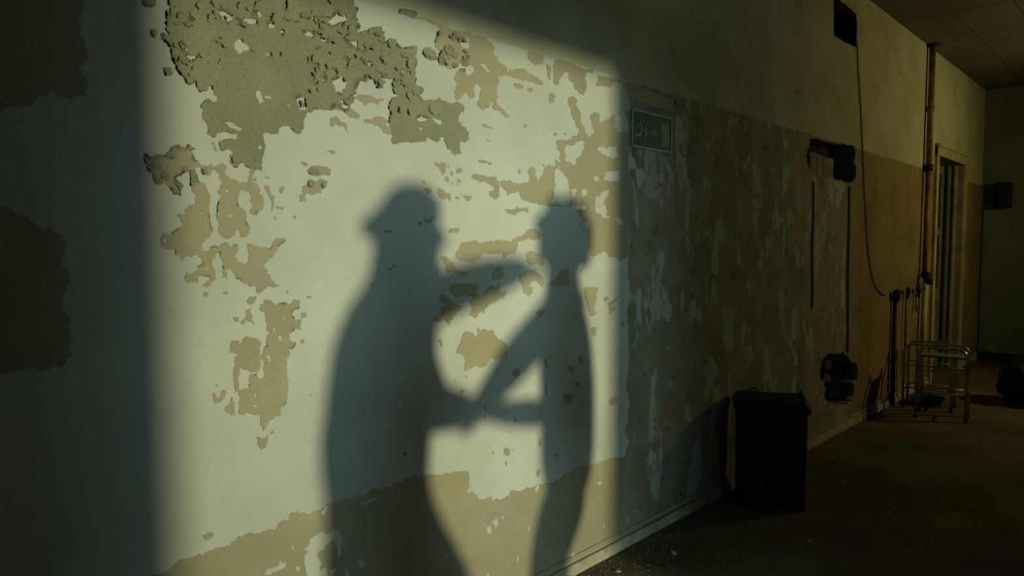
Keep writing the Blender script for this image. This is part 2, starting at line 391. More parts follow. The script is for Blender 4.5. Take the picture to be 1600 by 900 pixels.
# large blistered mass, upper left
mass = A([(262,-330),(255,60),(245,110),(248,180),(262,212),(205,228),(200,252),(262,262),(278,340),(290,390),(330,470),(378,532),(400,510),(436,500),(458,570),(500,560),(532,535),(560,610),(566,630),(540,645),(485,622),(455,665),(465,725),(497,790),(488,830)]) \
 + Cc([(487,0),(495,40),(530,60),(565,30),(620,22),(680,35),(682,70),(620,74),(578,78),(572,110),(590,145),(640,138),(655,150),(635,205),(650,230),(680,245),(700,215),(735,235),(780,262),(830,270),(835,220),(845,150),(850,90),(838,40),(860,25),(935,35)]) \
 + A([(975,785),(1030,810),(1075,838),(1092,800),(1092,745),(1140,700),(1175,670),(1210,680)]) \
 + B([(30,690),(65,690),(90,640),(150,620),(185,650),(190,600),(205,578),(240,500),(265,515),(300,462),(345,500),(350,545),(395,552),(395,510),(350,470),(352,450),(400,475),(440,490),(472,492),(450,520),(480,590),(488,605),(440,640),(445,690),(436,742),(442,800),(452,900)]) \
 + J([(0,150),(30,160),(50,130),(120,140),(200,150),(215,110),(260,120),(270,180),(300,240),(350,300),(380,320),(430,300),(435,220),(450,160),(500,170),(550,130),(520,100),(525,50),(505,5)]) \
 + B([(930,860),(915,820),(860,740),(895,700),(890,650),(868,615),(850,600),(838,570),(860,520),(835,490),(870,430),(920,470),(960,450),(950,415),(870,400),(810,430),(770,410),(755,370),(770,340),(735,310),(725,270),(700,300),(718,370),(690,375),(655,345),(648,305),(625,300),(640,400),(585,410),(575,470),(580,540),(560,500),(580,450),(590,400),(585,285),(490,300),(480,260),(440,250),(420,280),(390,265),(385,200),(350,175),(310,185),(260,210),(230,180),(210,120),(215,60),(190,0),(180,-330)])
# (the hook above crosses itself near the cream bay, so split there)
mass = [p for p in mass]
i0 = mass.index(B([(725,270)])[0]); i1 = mass.index(B([(585,410)])[0])
mass = mass[:i0 - 15] + B([(800,640),(740,610),(720,630),(650,630),(625,640),(620,570),(580,540),(578,450)]) + mass[mass.index(B([(590,400)])[0]):]
OUT = []
OUT.append(patch(mass, M_tanrough, 'paint_patch', 1.7, 3, 11))
# mass hanging from the dado line
OUT.append(patch(B([(725,250),(745,200),(735,160),(640,125),(490,78),(500,70),(640,112),(760,158),(900,196),(1030,230),(1070,262),(1090,300),(1085,340),(1120,390),(1200,440),(1280,430),(1330,470),(1390,510),(1400,525),(1370,530),(1290,500),(1220,490),(1190,480),(1110,480),(1105,560),(1100,640),(1120,660),(1185,730),(1140,720),(1080,680),(1060,650),(1020,690),(980,660),(1000,620),(1005,560),(975,500),(960,545),(970,600),(940,615),(920,580),(885,610),(845,628),(838,570),(860,520),(835,490),(870,430),(920,470),(960,450),(950,415),(870,400),(810,430),(770,410),(755,370),(770,340),(735,310),(722,275)]), M_tan, 'paint_patch', 1.5, 3, 12))
OUT.append(patch(B([(648,305),(690,295),(718,320),(718,370),(690,375),(655,345)]), M_tanrough, 'paint_patch', 1.2, 2, 13))
small_B = [[(60,790),(70,735),(100,725),(130,765),(165,770),(175,830),(140,790),(95,770),(80,795)], [(230,590),(310,595),(360,620),(365,655),(320,640),(275,660),(265,635),(225,620)],
 [(275,745),(330,742),(385,728),(430,760),(450,800),(430,845),(395,830),(370,790),(320,770),(280,765)], [(130,690),(190,675),(245,715),(240,742),(190,735),(150,705)],
 [(1305,320),(1395,345),(1390,400),(1350,410),(1300,365)], [(1465,370),(1600,405),(1640,470),(1560,450),(1500,450),(1490,520),(1460,520)], [(1200,520),(1260,525),(1275,550),(1230,550)],
 [(1430,580),(1465,590),(1460,640),(1435,640)], [(1300,545),(1330,550),(1320,575),(1300,570)], [(1410,400),(1440,420),(1440,500),(1420,470)], [(1010,770),(1060,790),(1075,810),(1030,795)], [(360,620),(400,615),(395,632),(365,630)]]
for i, p in enumerate(small_B): patch(B(p), M_tan, 'paint_patch', 1.0, 2, 40 + i)
# left-hand cluster
OUT.append(patch(Cc([(105,190),(112,168),(140,195),(190,165),(245,170),(270,140),(300,105),(350,130),(378,118),(400,145),(410,205),(440,210),(470,235),(500,245),(520,222),(545,240),(600,220),(610,260),(625,300),(640,320),(700,345),(750,330),(765,265),(790,265),(780,340),(820,370),(825,420),(845,440),(840,510),(800,545),(765,530),(770,440),(760,400),(700,385),(690,440),(685,490),(738,530),(742,600),(765,630),(740,680),(700,675),(680,630),(665,670),(610,690),(570,660),(570,600),(550,570),(560,480),(590,430),(570,420),(575,370),(590,340),(580,290),(520,265),(500,300),(470,285),(455,245),(430,245),(412,262),(440,340),(480,345),(510,420),(505,500),(520,620),(510,690),(450,728),(470,770),(530,740),(590,720),(650,740),(690,730),(685,770),(670,800),(685,840),(740,845),(755,800),(750,720),(800,735),(850,745),(900,740),(910,705),(975,685),(980,700),(940,740),(900,810),(870,820),(850,870),(870,900),(890,940),(955,985),(945,990),(900,990),(850,1005),(815,1035),(800,990),(720,970),(700,945),(670,930),(660,890),(600,890),(590,830),(570,770),(545,800),(525,860),(545,900),(545,955),(490,995),(465,985),(510,950),(500,920),(440,930),(435,975),(370,970),(355,950),(365,900),(440,890),(430,865),(470,840),(460,810),(400,800),(350,810),(340,830),(300,800),(295,760),(230,750),(205,730),(210,670),(240,655),(270,670),(300,640),(340,620),(330,570),(305,550),(315,535),(355,535),(370,495),(420,470),(420,420),(390,350),(400,290),(400,262),(340,275),(290,310),(295,340),(325,380),(320,420),(285,400),(270,370),(200,350),(160,320),(155,280),(140,260)]), M_tan, 'paint_patch', 1.6, 3, 14))
small_C = [[(520,90),(540,95),(560,150),(545,145)], [(330,262),(358,262),(355,282),(332,278)], [(1085,208),(1105,212),(1122,238),(1100,242)], [(1140,240),(1200,235),(1270,255),(1262,300),(1215,295),(1170,300),(1135,268)],
 [(1245,150),(1270,135),(1302,150),(1275,165)], [(1115,355),(1130,320),(1150,325),(1190,330),(1200,310),(1245,330),(1242,370),(1212,372),(1205,410),(1160,420),(1130,405),(1105,420),(1110,460),(1070,460),(1072,425),(1095,410),(1088,365)],
 [(845,365),(880,360),(890,420),(915,430),(905,500),(895,525),(895,460),(870,410)], [(950,370),(980,372),(965,420),(950,400)], [(890,545),(930,560),(925,575)], [(855,300),(885,310),(880,322)], [(770,310),(800,310),(800,335),(778,330)], [(1035,545),(1055,550),(1048,570)], [(925,490),(975,500),(965,515),(930,508)]]
for i, p in enumerate(small_C): patch(Cc(p), M_tan, 'paint_patch', 0.9, 2, 60 + i)
# middle column
OUT.append(patch(D5([(822,205),(850,180),(900,185),(930,205),(970,190),(1030,190),(1042,168),(1072,172),(1070,225),(1030,250),(1020,270),(1040,300),(1080,295),(1080,362),(1040,345),(1010,385),(1005,420),(1062,440),(1025,485),(1000,470),(1010,520),(990,600),(1000,660),(995,780),(990,820),(950,860),(945,900),(880,925),(850,990),(825,950),(830,900),(800,895),(750,880),(720,900),(700,890),(690,820),(690,740),(760,732),(760,690),(770,640),(810,625),(812,665),(850,662),(852,580),(830,520),(842,495),(870,460),(865,410),(890,390),(868,360),(860,300),(858,250),(828,245)]), M_tan, 'paint_patch', 1.5, 3, 15))
OUT.append(patch(D5([(640,505),(648,425),(690,430),(695,465),(715,420),(745,400),(790,410),(830,450),(825,540),(815,615),(770,625),(740,605),(705,600),(692,650),(690,745),(655,778),(668,740),(658,620),(668,530),(690,515)]), M_tan, 'paint_patch', 1.3, 3, 16))
small_D = [[(585,-5),(620,0),(615,40),(590,35)], [(468,135),(490,122),(508,145),(480,160)], [(590,130),(620,120),(625,138),(600,140)], [(740,180),(760,155),(800,150),(785,190),(765,208)], [(735,240),(770,225),(768,260),(775,300),(790,330),(740,305),(710,330),(708,305),(740,280)], [(652,290),(690,280),(695,310),(665,308)], [(1080,260),(1105,250),(1112,285),(1090,290)], [(1080,425),(1098,420),(1095,445),(1080,450)], [(1105,150),(1150,155),(1125,165)], [(525,765),(550,760),(555,790),(580,775),(590,735),(610,735),(605,780),(575,820),(545,825)], [(600,860),(640,820),(650,780),(665,830),(668,895),(640,895)], [(985,120),(1005,125),(995,138)], [(1130,765),(1155,768),(1145,775)], [(545,700),(565,705),(555,715)]]
for i, p in enumerate(small_D): patch(D5(p), M_tan, 'paint_patch', 0.8, 2, 80 + i)
small_E = [[(720,115),(760,130),(795,105),(785,140),(775,180),(750,190),(730,160)], [(795,95),(812,82),(820,98),(805,105)], [(745,-10),(800,0),(800,25),(770,40),(745,55),(745,25)], [(418,675),(450,655),(488,660),(475,685),(440,698)]]
for i, p in enumerate(small_E): patch(E6(p), M_tan, 'paint_patch', 0.9, 2, 100 + i)
# lower band, right of the frame it runs into the bare stretch
band_top = E6([(-700,1230),(-250,1035),(130,900),(225,870),(262,832),(330,805),(400,775),(450,760),(520,735),(575,730),(600,700),(640,680),(700,655),(745,660),(830,640),(850,600),(910,580),(915,545),(1000,545),(1050,530),(1090,518),(1120,490),(1200,480),(1270,460),(1320,450),(1360,415),(1440,402)]) \
 + H9([(60,380),(100,370),(190,340),(215,338),(300,330),(360,318),(430,308),(472,313),(480,400),(470,430),(510,440),(530,470),(600,450),(608,478),(690,450),(740,420),(800,400),(860,385),(920,375),(1000,340),(1090,290),(1200,265),(1330,235),(1396,205)])
bt = fract(band_top, 1.8, 3, 21)[:-15]
# close along the baseboard line (wall metres)
btw = loop2wall(bt); btw = [p for p in btw if p.x < X_PEEL + 0.02]
loop = [Vector((ROOM_X0 + 0.02, btw[0].y - 0.02))] + btw + [Vector((X_PEEL + 0.02, btw[-1].y)), Vector((X_PEEL + 0.02, ZB2 - 0.02)), Vector((ROOM_X0 + 0.02, ZB2 - 0.02))]
n = len(loop); f = [tuple(t) for t in tessellate_polygon([[(p.x, p.y, 0) for p in loop]])]
pyd('paint_patch', [(p.x, -T_PATCH, p.y) for p in loop] + [(p.x, 0, p.y) for p in loop], f + [(i, (i + 1) % n, n + (i + 1) % n, n + i) for i in range(n)], M_tan, wall_left)
rem_E = [[(1050,670),(1080,650),(1120,660),(1150,640),(1180,630),(1205,700),(1200,760),(1182,792),(1165,720),(1150,690),(1110,720),(1095,750),(1060,770),(1088,830),(1078,905),(1010,905),(990,830),(990,790),(1015,760),(985,752),(1015,720),(1030,690)], [(760,882),(800,855),(840,840),(855,812),(887,828),(880,852),(830,872),(800,892)], [(930,852),(960,838),(968,870),(945,866)],
 [(1288,822),(1310,808),(1326,852),(1300,842)], [(1308,480),(1350,472),(1390,452),(1398,470),(1330,500)], [(1090,850),(1110,850),(1120,905),(1080,905)], [(1125,865),(1170,855),(1160,880),(1130,900)], [(1215,860),(1240,870),(1240,905),(1220,905)], [(1085,540),(1110,505),(1125,510),(1100,560)], [(915,725),(932,722),(930,750),(920,748)]]
for i, p in enumerate(rem_E): patch(E6(p), M_cream, 'paint_remnant', 1.2, 2, 120 + i, T_REM)
rem_H = [[(570,628),(590,612),(602,655),(582,664)], [(600,592),(622,585),(630,555),(640,610),(625,628)], [(655,562),(672,568),(665,585)], [(540,580),(550,588),(545,592)], [(805,620),(815,622),(818,648),(808,645)], [(745,790),(757,785),(755,825),(745,818)], [(685,835),(692,835),(690,858)], [(1195,375),(1215,362),(1222,385),(1200,392)], [(1165,492),(1188,490),(1185,500)], [(850,395),(870,380),(862,420),(850,425)], [(1050,770),(1068,765),(1070,800),(1048,812)], [(1230,605),(1240,605),(1242,630),(1232,628)], [(462,405),(480,400),(484,425),(465,430)], [(520,800),(530,798),(530,808)], [(575,885),(590,885),(592,910),(576,910)], [(178,808),(188,806),(190,825),(180,828)], [(155,850),(168,855),(165,880),(155,878)], [(340,770),(350,775),(348,795)], [(140,640),(150,642),(148,655)], [(1408,525),(1415,530),(1412,550)], [(1365,570),(1375,572),(1372,600),(1364,600)]]
for i, p in enumerate(rem_H): patch(H9(p), M_cream, 'paint_remnant', 0.6, 1, 140 + i, T_REM)
# right-hand lit stretch
patch(K([(-277,615),(-200,610),(-100,640),(-40,650),(30,640),(60,570),(30,510),(50,475),(110,470),(125,540),(150,610),(180,600),(215,545),(225,470),(300,440),(350,440),(365,400),(358,372),(430,390),(420,310),(375,250),(370,190),(380,145),(430,135),(500,150),(555,90),(600,100),(640,40),(605,0),(560,-120),(520,-250),(517,-360),(560,-375),(600,-340),(640,-200),(660,-60),(700,-10),(735,90),(780,100),(815,60),(790,-60),(770,-150),(810,-190),(880,-140),(900,-60),(1000,-120),(1020,-160),(1225,-200),(1225,1500),(1100,1560),(1000,1520),(930,1480),(870,1500),(800,1515),(760,1480),(740,1400),(745,1230),(715,1190),(735,1130),(680,1090),(640,1010),(600,980),(650,960),(710,960),(705,910),(560,900),(380,912),(200,905),(90,877),(-37,825),(-75,735),(-140,760),(-210,790),(-220,740),(-275,690)]), M_tan, 'paint_patch', 1.6, 3, 17)
rem_K = [[(360,475),(405,468),(430,520),(490,590),(505,700),(520,790),(510,905),(420,905),(360,905),(310,850),(345,770),(350,640),(342,560)], [(525,710),(590,700),(595,790),(560,830),(535,790)], [(640,730),(715,722),(720,790),(670,822)], [(880,770),(980,720),(975,780),(930,870),(900,905),(815,905),(820,820)], [(790,560),(855,565),(858,618),(815,620)], [(930,515),(1085,505),(1085,620),(1000,630),(925,615)], [(462,270),(500,195),(580,200),(590,165),(690,170),(690,250),(640,330),(590,360),(592,420),(560,440),(500,395),(460,370)], [(845,210),(930,205),(935,260),(990,220),(1070,210),(1080,330),(960,340),(900,310),(850,270)], [(540,575),(578,570),(555,610)],
 [(815,905),(935,900),(945,1020),(990,1030),(990,1050),(930,1060),(870,1000),(810,960)], [(1045,1060),(1100,1065),(1155,1095),(1140,1130),(1090,1120)], [(660,1100),(720,1100),(740,1160),(712,1210),(650,1150)], [(860,1475),(930,1450),(1000,1540),(1160,1560),(1170,1650),(660,1700),(700,1520),(790,1500),(800,1530)],
 [(1200,330),(1240,280),(1280,360),(1280,480),(1210,480)], [(1290,480),(1380,470),(1400,600),(1370,720),(1310,680)], [(1060,-150),(1160,-200),(1200,-100),(1190,60),(1080,40),(1040,-40)]]
for i, p in enumerate(rem_K): patch(K(p), M_cream, 'paint_remnant', 1.3, 2, 170 + i, T_REM)
patch(Q([(300,190),(370,205),(470,240),(570,265),(570,290),(525,280),(520,350),(505,445),(475,440),(440,400),(410,340),(400,290),(360,280),(340,320),(320,380),(295,360),(290,300)]), M_tan, 'paint_patch', 1.3, 3, 190)
patch(Q([(600,300),(750,325),(830,360),(1130,470),(1130,560),(830,480),(800,380),(730,350),(690,390),(590,380)]), M_tan, 'paint_patch', 1.3, 3, 191)
small_Q = [[(115,395),(140,392),(145,415),(122,425)], [(262,430),(300,435),(290,470),(265,465)], [(85,650),(100,645),(100,670),(88,672)], [(288,715),(305,705),(318,725),(295,730)], [(555,590),(590,585),(580,625),(560,620)], [(362,712),(378,710),(374,724)], [(10,365),(60,370),(85,390),(60,395),(20,385)]]
for i, p in enumerate(small_Q): patch(Q(p), M_tan, 'paint_patch', 0.8, 2, 192 + i)
small_J = [[(130,410),(150,400),(200,420),(240,400),(275,430),(270,500),(235,555),(215,500),(200,460),(150,440)], [(290,430),(320,430),(310,470),(295,460)], [(395,510),(430,465),(475,465),(465,505),(410,535)], [(325,515),(350,510),(355,560),(335,550)], [(655,390),(700,370),(770,400),(815,410),(805,435),(740,410),(680,405)], [(175,740),(200,700),(250,720),(270,770),(320,760),(330,850),(315,860),(290,820),(240,840),(200,820)], [(440,775),(500,785),(580,800),(570,835),(520,860),(500,820)], [(385,810),(420,800),(430,830),(400,835)], [(260,600),(280,560),(320,635),(300,640)], [(340,640),(360,650),(350,670)], [(395,650),(415,655),(400,665)], [(1405,425),(1430,430),(1425,452),(1410,448)], [(1130,480),(1145,480),(1145,545),(1132,545)], [(750,130),(800,160),(760,155)], [(410,600),(445,620),(440,635),(415,630)], [(0,620),(28,625),(25,648),(0,645)]]
for i, p in enumerate(small_J): patch(J(p), M_tan, 'paint_patch', 0.7, 2, 210 + i)
small_F = [[(945,85),(980,90),(1060,105),(1100,100),(1116,130),(1119,230),(1100,250),(1055,220),(1062,190),(1092,182),(1060,150),(1000,140),(950,115)],
 [(1145,300),(1200,310),(1230,285),(1255,300),(1300,290),(1300,330),(1250,325),(1225,345),(1160,320)],
 [(870,560),(880,525),(950,505),(1000,520),(1040,510),(1100,505),(1180,510),(1210,490),(1250,480),(1290,450),(1340,430),(1385,470),(1370,500),(1300,490),(1235,510),(1222,580),(1150,610),(1130,575),(1080,590),(1020,580),(1000,620),(960,640),(900,630),(845,600)],
 [(740,600),(790,605),(830,640),(850,680),(920,700),(910,722),(850,702),(795,708),(780,650)], [(722,630),(736,630),(736,750),(726,750)], [(805,795),(850,770),(980,775),(992,800),(950,830),(990,850),(1040,820),(1070,780),(1090,800),(1112,770),(1130,820),(1168,832),(1150,862),(1040,895),(1020,960),(980,940),(940,880),(960,850),(900,840),(860,860),(812,830)],
 [(740,860),(770,835),(810,865),(835,890),(800,900),(757,893)], [(1070,740),(1080,680),(1110,665),(1150,672),(1150,730),(1085,750)], [(1240,720),(1280,700),(1345,690),(1380,720),(1400,790),(1360,760),(1320,765),(1290,815),(1270,850),(1262,775)], [(805,435),(875,432),(870,448),(815,458)], [(402,430),(440,435),(438,458),(405,452)], [(425,680),(470,648),(480,658),(430,692)], [(612,385),(640,382),(635,408),(615,406)], [(655,370),(690,365),(715,345),(718,365),(690,388),(660,390)], [(1275,570),(1330,565),(1360,580),(1400,600),(1400,660),(1360,650),(1300,650),(1290,600)], [(640,180),(690,175),(700,200),(670,215)], [(1020,765),(1045,760),(1040,772)], [(310,770),(330,772),(322,790)], [(1420,780),(1520,680),(1555,670),(1560,790),(1480,790)], [(990,0),(1030,5),(1075,22),(1060,28),(1000,15)]]
for i, p in enumerate(small_F): patch(F7(p), M_tan, 'paint_patch', 1.2, 3 if len(p) > 12 else 2, 230 + i)
small_G = [[(455,410),(460,370),(490,290),(510,268),(550,275),(580,305),(588,245),(597,250),(594,290),(610,255),(670,260),(690,290),(740,330),(775,370),(770,420),(740,440),(700,445),(660,440),(640,480),(615,500),(580,490),(540,500),(515,525),(500,510),(505,470),(500,425)],
 [(305,200),(345,180),(360,130),(400,90),(450,100),(500,115),(460,150),(430,190),(405,230),(370,190),(340,215)], [(525,90),(570,60),(700,50),(765,15),(750,60),(660,100),(600,150),(565,190),(530,160),(545,120)], [(340,320),(362,325),(370,375),(350,365)], [(435,570),(455,568),(452,595)], [(478,635),(505,630),(498,655),(480,655)], [(795,530),(815,505),(842,500),(850,535),(825,560)], [(880,20),(930,-10),(925,25),(905,52)], [(945,150),(975,130),(1000,150),(970,185)], [(1250,0),(1340,0),(1330,60),(1312,130),(1330,165),(1300,180),(1280,150),(1262,80)], [(1295,245),(1328,238),(1322,300),(1300,290)], [(1370,60),(1400,50),(1400,80),(1380,85)], [(1400,90),(1455,55),(1460,75),(1420,110),(1445,130),(1405,165)], [(1475,225),(1505,205),(1505,230),(1485,240)], [(1405,700),(1455,680),(1460,705),(1420,735)], [(1150,480),(1190,490),(1185,540),(1160,530)], [(1125,660),(1180,670),(1170,720),(1120,715)], [(1010,440),(1022,442),(1020,500),(1012,490)], [(1008,610),(1018,610),(1014,670)], [(628,735),(638,735),(640,760),(632,758)], [(625,795),(638,795),(636,820),(627,818)], [(815,815),(830,820),(825,838),(812,832)], [(500,548),(515,545),(520,560),(508,565)], [(528,730),(540,735),(536,750)], [(195,700),(208,702),(204,714)], [(755,765),(765,768),(760,778)], [(1215,440),(1235,420),(1240,470),(1222,470)], [(1195,590),(1220,590),(1215,615),(1200,612)]]
for i, p in enumerate(small_G): patch(G8(p), M_tan, 'paint_patch', 0.9, 3 if i == 0 else 2, 260 + i)
small_H = [[(675,185),(690,178),(708,190),(705,222),(680,220)], [(715,190),(728,190),(724,205)], [(680,255),(692,255),(690,278),(682,275)], [(608,200),(618,205),(612,218)], [(105,200),(128,205),(125,225),(108,222)], [(950,210),(975,205),(980,230),(960,235)], [(870,150),(885,120),(882,175)], [(860,305),(880,300),(870,340),(862,345)], [(702,90),(712,92),(708,98)], [(560,0),(572,2),(568,15)]]
for i, p in enumerate(small_H): patch(H9(p), M_tan, 'paint_patch', 0.6, 1, 290 + i)
# dim patches in the dark at the far left
patch([(-60,-60),(120,-60),(118,30),(132,60),(137,82),(125,105),(132,145),(137,150),(117,155),(105,150),(70,150),(45,165),(-60,165)], M_tan, 'paint_patch', 6, 4, 31)
patch([(-60,335),(30,335),(55,350),(95,367),(105,380),(102,395),(95,415),(102,450),(96,470),(110,500),(108,540),(118,555),(100,572),(40,578),(-60,560)], M_tan, 'paint_patch', 6, 4, 32)
# cream bays inside the blistered mass (the coat underneath)
bays = [A(p) for p in ([(585,60),(640,80),(650,120),(620,155),(600,130),(560,110),(555,75)], [(335,310),(370,298),(385,345),(432,350),(420,380),(385,398),(365,370)], [(665,260),(690,232),(715,250),(715,275),(752,290),(750,315),(700,340),(668,310)], [(685,160),(710,110),(780,105),(812,140),(770,160),(730,165)], [(870,150),(905,128),(912,180),(885,178)], [(765,70),(820,75),(830,110),(780,90)],
 [(1120,120),(1150,90),(1270,115),(1290,70),(1360,90),(1365,125),(1330,140),(1280,165),(1200,140)], [(1085,195),(1130,190),(1168,215),(1160,238),(1110,225)], [(1355,235),(1400,255),(1440,260),(1430,310),(1385,285),(1360,275)], [(1165,395),(1195,395),(1200,445),(1180,430)], [(1145,455),(1170,490),(1205,520),(1160,540)], [(1275,500),(1330,455),(1345,510),(1368,515),(1335,605),(1295,570)], [(1050,615),(1085,598),(1108,620),(1108,690),(1070,690)], [(800,570),(815,568),(850,635),(820,658)], [(850,592),(890,605),(890,625),(858,618)], [(600,770),(640,765),(712,808),(690,820),(640,800)], [(375,105),(425,130),(375,150)], [(1215,490),(1240,465),(1245,490),(1215,525)], [(1430,300),(1480,320),(1480,330),(1420,318)], [(1275,425),(1290,430),(1285,455)], [(1490,385),(1520,385),(1525,415),(1500,410)], [(1360,345),(1385,365),(1378,395),(1352,370)], [(955,190),(978,200),(968,235)], [(505,335),(515,340),(512,362)], [(845,350),(878,330),(870,350)], [(530,235),(575,235),(575,250),(535,255)], [(1250,325),(1275,345),(1255,345)], [(990,655),(1010,660),(1005,680)], [(1200,240),(1240,245),(1220,270)], [(1455,370),(1475,385),(1465,400)])]
bays += [B(p) for p in ([(75,500),(110,460),(145,465),(148,510),(165,515),(135,605),(95,570)], [(155,240),(240,255),(235,305),(190,295)], [(235,300),(280,310),(280,325),(230,320)], [(345,450),(370,440),(440,480),(400,480)], [(495,435),(510,430),(510,475),(500,480)], [(600,740),(630,720),(670,740),(655,755),(605,755)], [(700,740),(750,750),(755,780),(720,765)], [(405,770),(435,770),(430,795)], [(85,655),(150,650),(185,665),(160,690),(120,672)], [(155,345),(185,380),(170,395)], [(255,375),(270,390),(262,400)], [(40,325),(75,345),(55,350)], [(295,385),(320,385),(325,415),(305,415)], [(620,800),(640,800),(625,825)])]
bays += [Cc(p) for p in ([(808,110),(830,112),(828,138),(810,132)], [(455,525),(475,530),(462,545)], [(625,545),(645,548),(635,558)], [(600,395),(625,390),(620,405)], [(218,690),(240,690),(235,712),(220,710)], [(475,875),(500,870),(500,892),(480,892)])]
bays += [B(p) for p in ([(880,225),(930,245),(935,300),(910,320),(870,280)], [(985,400),(1030,405),(1060,450),(1040,455)], [(1060,640),(1082,650),(1075,670)], [(910,350),(930,365),(920,378)], [(1165,425),(1185,440),(1170,450)])]
bays += [D5(p) for p in ([(935,405),(955,400),(955,430),(938,430)], [(905,345),(918,350),(915,380)], [(962,285),(978,280),(972,310)], [(860,520),(895,555),(875,560)], [(785,760),(800,765),(795,790),(783,780)], [(780,830),(800,825),(795,855)])]
BAY = [patch(p, M_cream, 'paint_bay', 1.0, 2, 320 + i, T_PATCH + 0.0006) for i, p in enumerate(bays)]

# ------------------------------------------------------------------ curled flakes lifting off the edges
def flake(pts, i0, cnt, inward, width, over, lift, r, curl):
    """a lip of paint: rooted inside the tan, free edge lifted clear of the wall"""
    n = len(pts); seg = [pts[(i0 + k) % n] for k in range(cnt)]
    for _ in range(5): seg = [seg[0]] + [(seg[k - 1] + seg[k] * 2 + seg[k + 1]) / 4 for k in range(1, cnt - 1)] + [seg[-1]]
    m = 5; v = []; f = []
    d = (seg[-1] - seg[0]); L0 = d.length
    if L0 < 2.5: return False
    nrm = Vector((-d.y, d.x)) / L0 * inward; sk = r.uniform(0.5, 1.8)
    for a, p in enumerate(seg):
        t = a / (cnt - 1); env = math.sin(math.pi * (0.10 + 0.80 * t ** sk)) ** 0.35
        for bq in range(m):
            s = bq / (m - 1)
            off = width * (1 - s) * (0.35 + 0.65 * env) - over * s * env
            q = p + nrm * off
            w = W(q.x, q.y)
            h = T_PATCH + 0.0003 + lift * env * (s ** 1.6) * (1 + 0.25 * math.sin(7 * t + i0))
            if curl and s > 0.7: h -= lift * 0.25 * (s - 0.7) / 0.3
            v.append((w.x, -h, w.z))
    for a in range(cnt - 1):
        for bq in range(m - 1):
            k = a * m + bq; f.append((k, k + 1, k + m + 1, k + m))
    nv = len(v)
    v += [(x, y + 0.0009, z) for x, y, z in v]
    f += [tuple(q + nv for q in reversed(g)) for g in f]
    for bq in range(m - 1):
        for k in (bq, (cnt - 1) * m + bq): f.append((k, k + 1, k + 1 + nv, k + nv))
    for a in range(cnt - 1):
        k = a * m + m - 1; f.append((k, k + m, k + m + nv, k + nv))
    pyd('paint_flake', v, f, M_flake, wall_left, True); return True
def area2(pts): return sum(p.x * q.y - q.x * p.y for p, q in zip(pts, pts[1:] + pts[:1]))
rf = random.Random(5); nfl = 0
def lips(pts, tan_inside, prob, region, lo=7, hi=20, wid=(3, 7), ov=(1.0, 4.5), lf=(0.004, 0.014)):
    global nfl
    sgn = 1 if area2(pts) > 0 else -1
    inward = sgn * (1 if tan_inside else -1)
    i = 0; n = len(pts)
    while i < n - 2:
        cnt = rf.randint(lo, hi)
        p = pts[i]
        if region(p) and rf.random() < prob and nfl < 270:
            if flake(pts, i, cnt, inward, rf.uniform(*wid), rf.uniform(*ov), rf.uniform(*lf), rf, rf.random() < 0.4): nfl += 1
        i += cnt
def blister(p):
    x, y = p.x, p.y
    return -30 < y < 60 + 0 * x and 230 < x < 520 or (240 < x < 350 and y < 140) or (460 < x < 660 and -20 < y < 190) or (670 < x < 730 and 40 < y < 110)
lips(OUT[0], True, 0.85, lambda p: blister(p))
lips(OUT[0], True, 0.25, lambda p: p.y > 100 and not blister(p) and p.y < 260, wid=(2, 4), ov=(0.3, 1.5), lf=(0.002, 0.006))
lips(OUT[1], True, 0.6, lambda p: blister(p))
lips(OUT[2], True, 0.8, lambda p: True)
lips(OUT[3], True, 0.85, lambda p: p.x < 305 and 215 < p.y < 310, lf=(0.003, 0.009))
lips(OUT[3], True, 0.12, lambda p: p.y > 300, wid=(2, 3), ov=(0.2, 1.0), lf=(0.0015, 0.004))
lips(OUT[4], True, 0.2, lambda p: True, wid=(2, 4), ov=(0.3, 1.2), lf=(0.002, 0.005))
for bpts in BAY:
    lips(bpts, False, 0.75, lambda p: blister(p), lo=6, hi=13, wid=(2.5, 6), ov=(0.8, 3.0))
# flakes crumpled in the middle of the blistered field
def crumple(px, py, size, ang, lift):
    n = 8; v = []; f = []
    ca, sa = math.cos(ang), math.sin(ang); k1, k2 = rf.uniform(.3, .9), rf.uniform(-.5, .5)
    ed = [[rf.uniform(-.22, .22) for _ in range(n)] for _ in range(4)]
    for i in range(n):
        for j in range(n):
            a = i / (n - 1) * 2 - 1; c = j / (n - 1) * 2 - 1
            x = a * size * (1 - 0.3 * c * c * k1) + size * (ed[0][j] * max(0, a) ** 2 + ed[1][j] * max(0, -a) ** 2)
            y = c * size * 0.75 * (1 - 0.35 * a * a) + size * (ed[2][i] * max(0, c) ** 2 + ed[3][i] * max(0, -c) ** 2)
            q = (px + x * ca - y * sa, py + x * sa + y * ca); w = W(*q)
            t = max(0, c + 0.75) / 1.75
            h = T_PATCH + 0.0004 + lift * (t ** 1.4 - 0.15 * t ** 5) * (1 - 0.55 * (a - k2 * 0.4) ** 2) + 0.0012 * (noise.noise(Vector((q[0], q[1], 0)) * 0.35) + 0.5)
            v.append((w.x, -h, w.z))
    for i in range(n - 1):
        for j in range(n - 1):
            k = i * n + j; f.append((k, k + 1, k + n + 1, k + n))
    pyd('paint_flake', v, f, M_flake, wall_left, True)
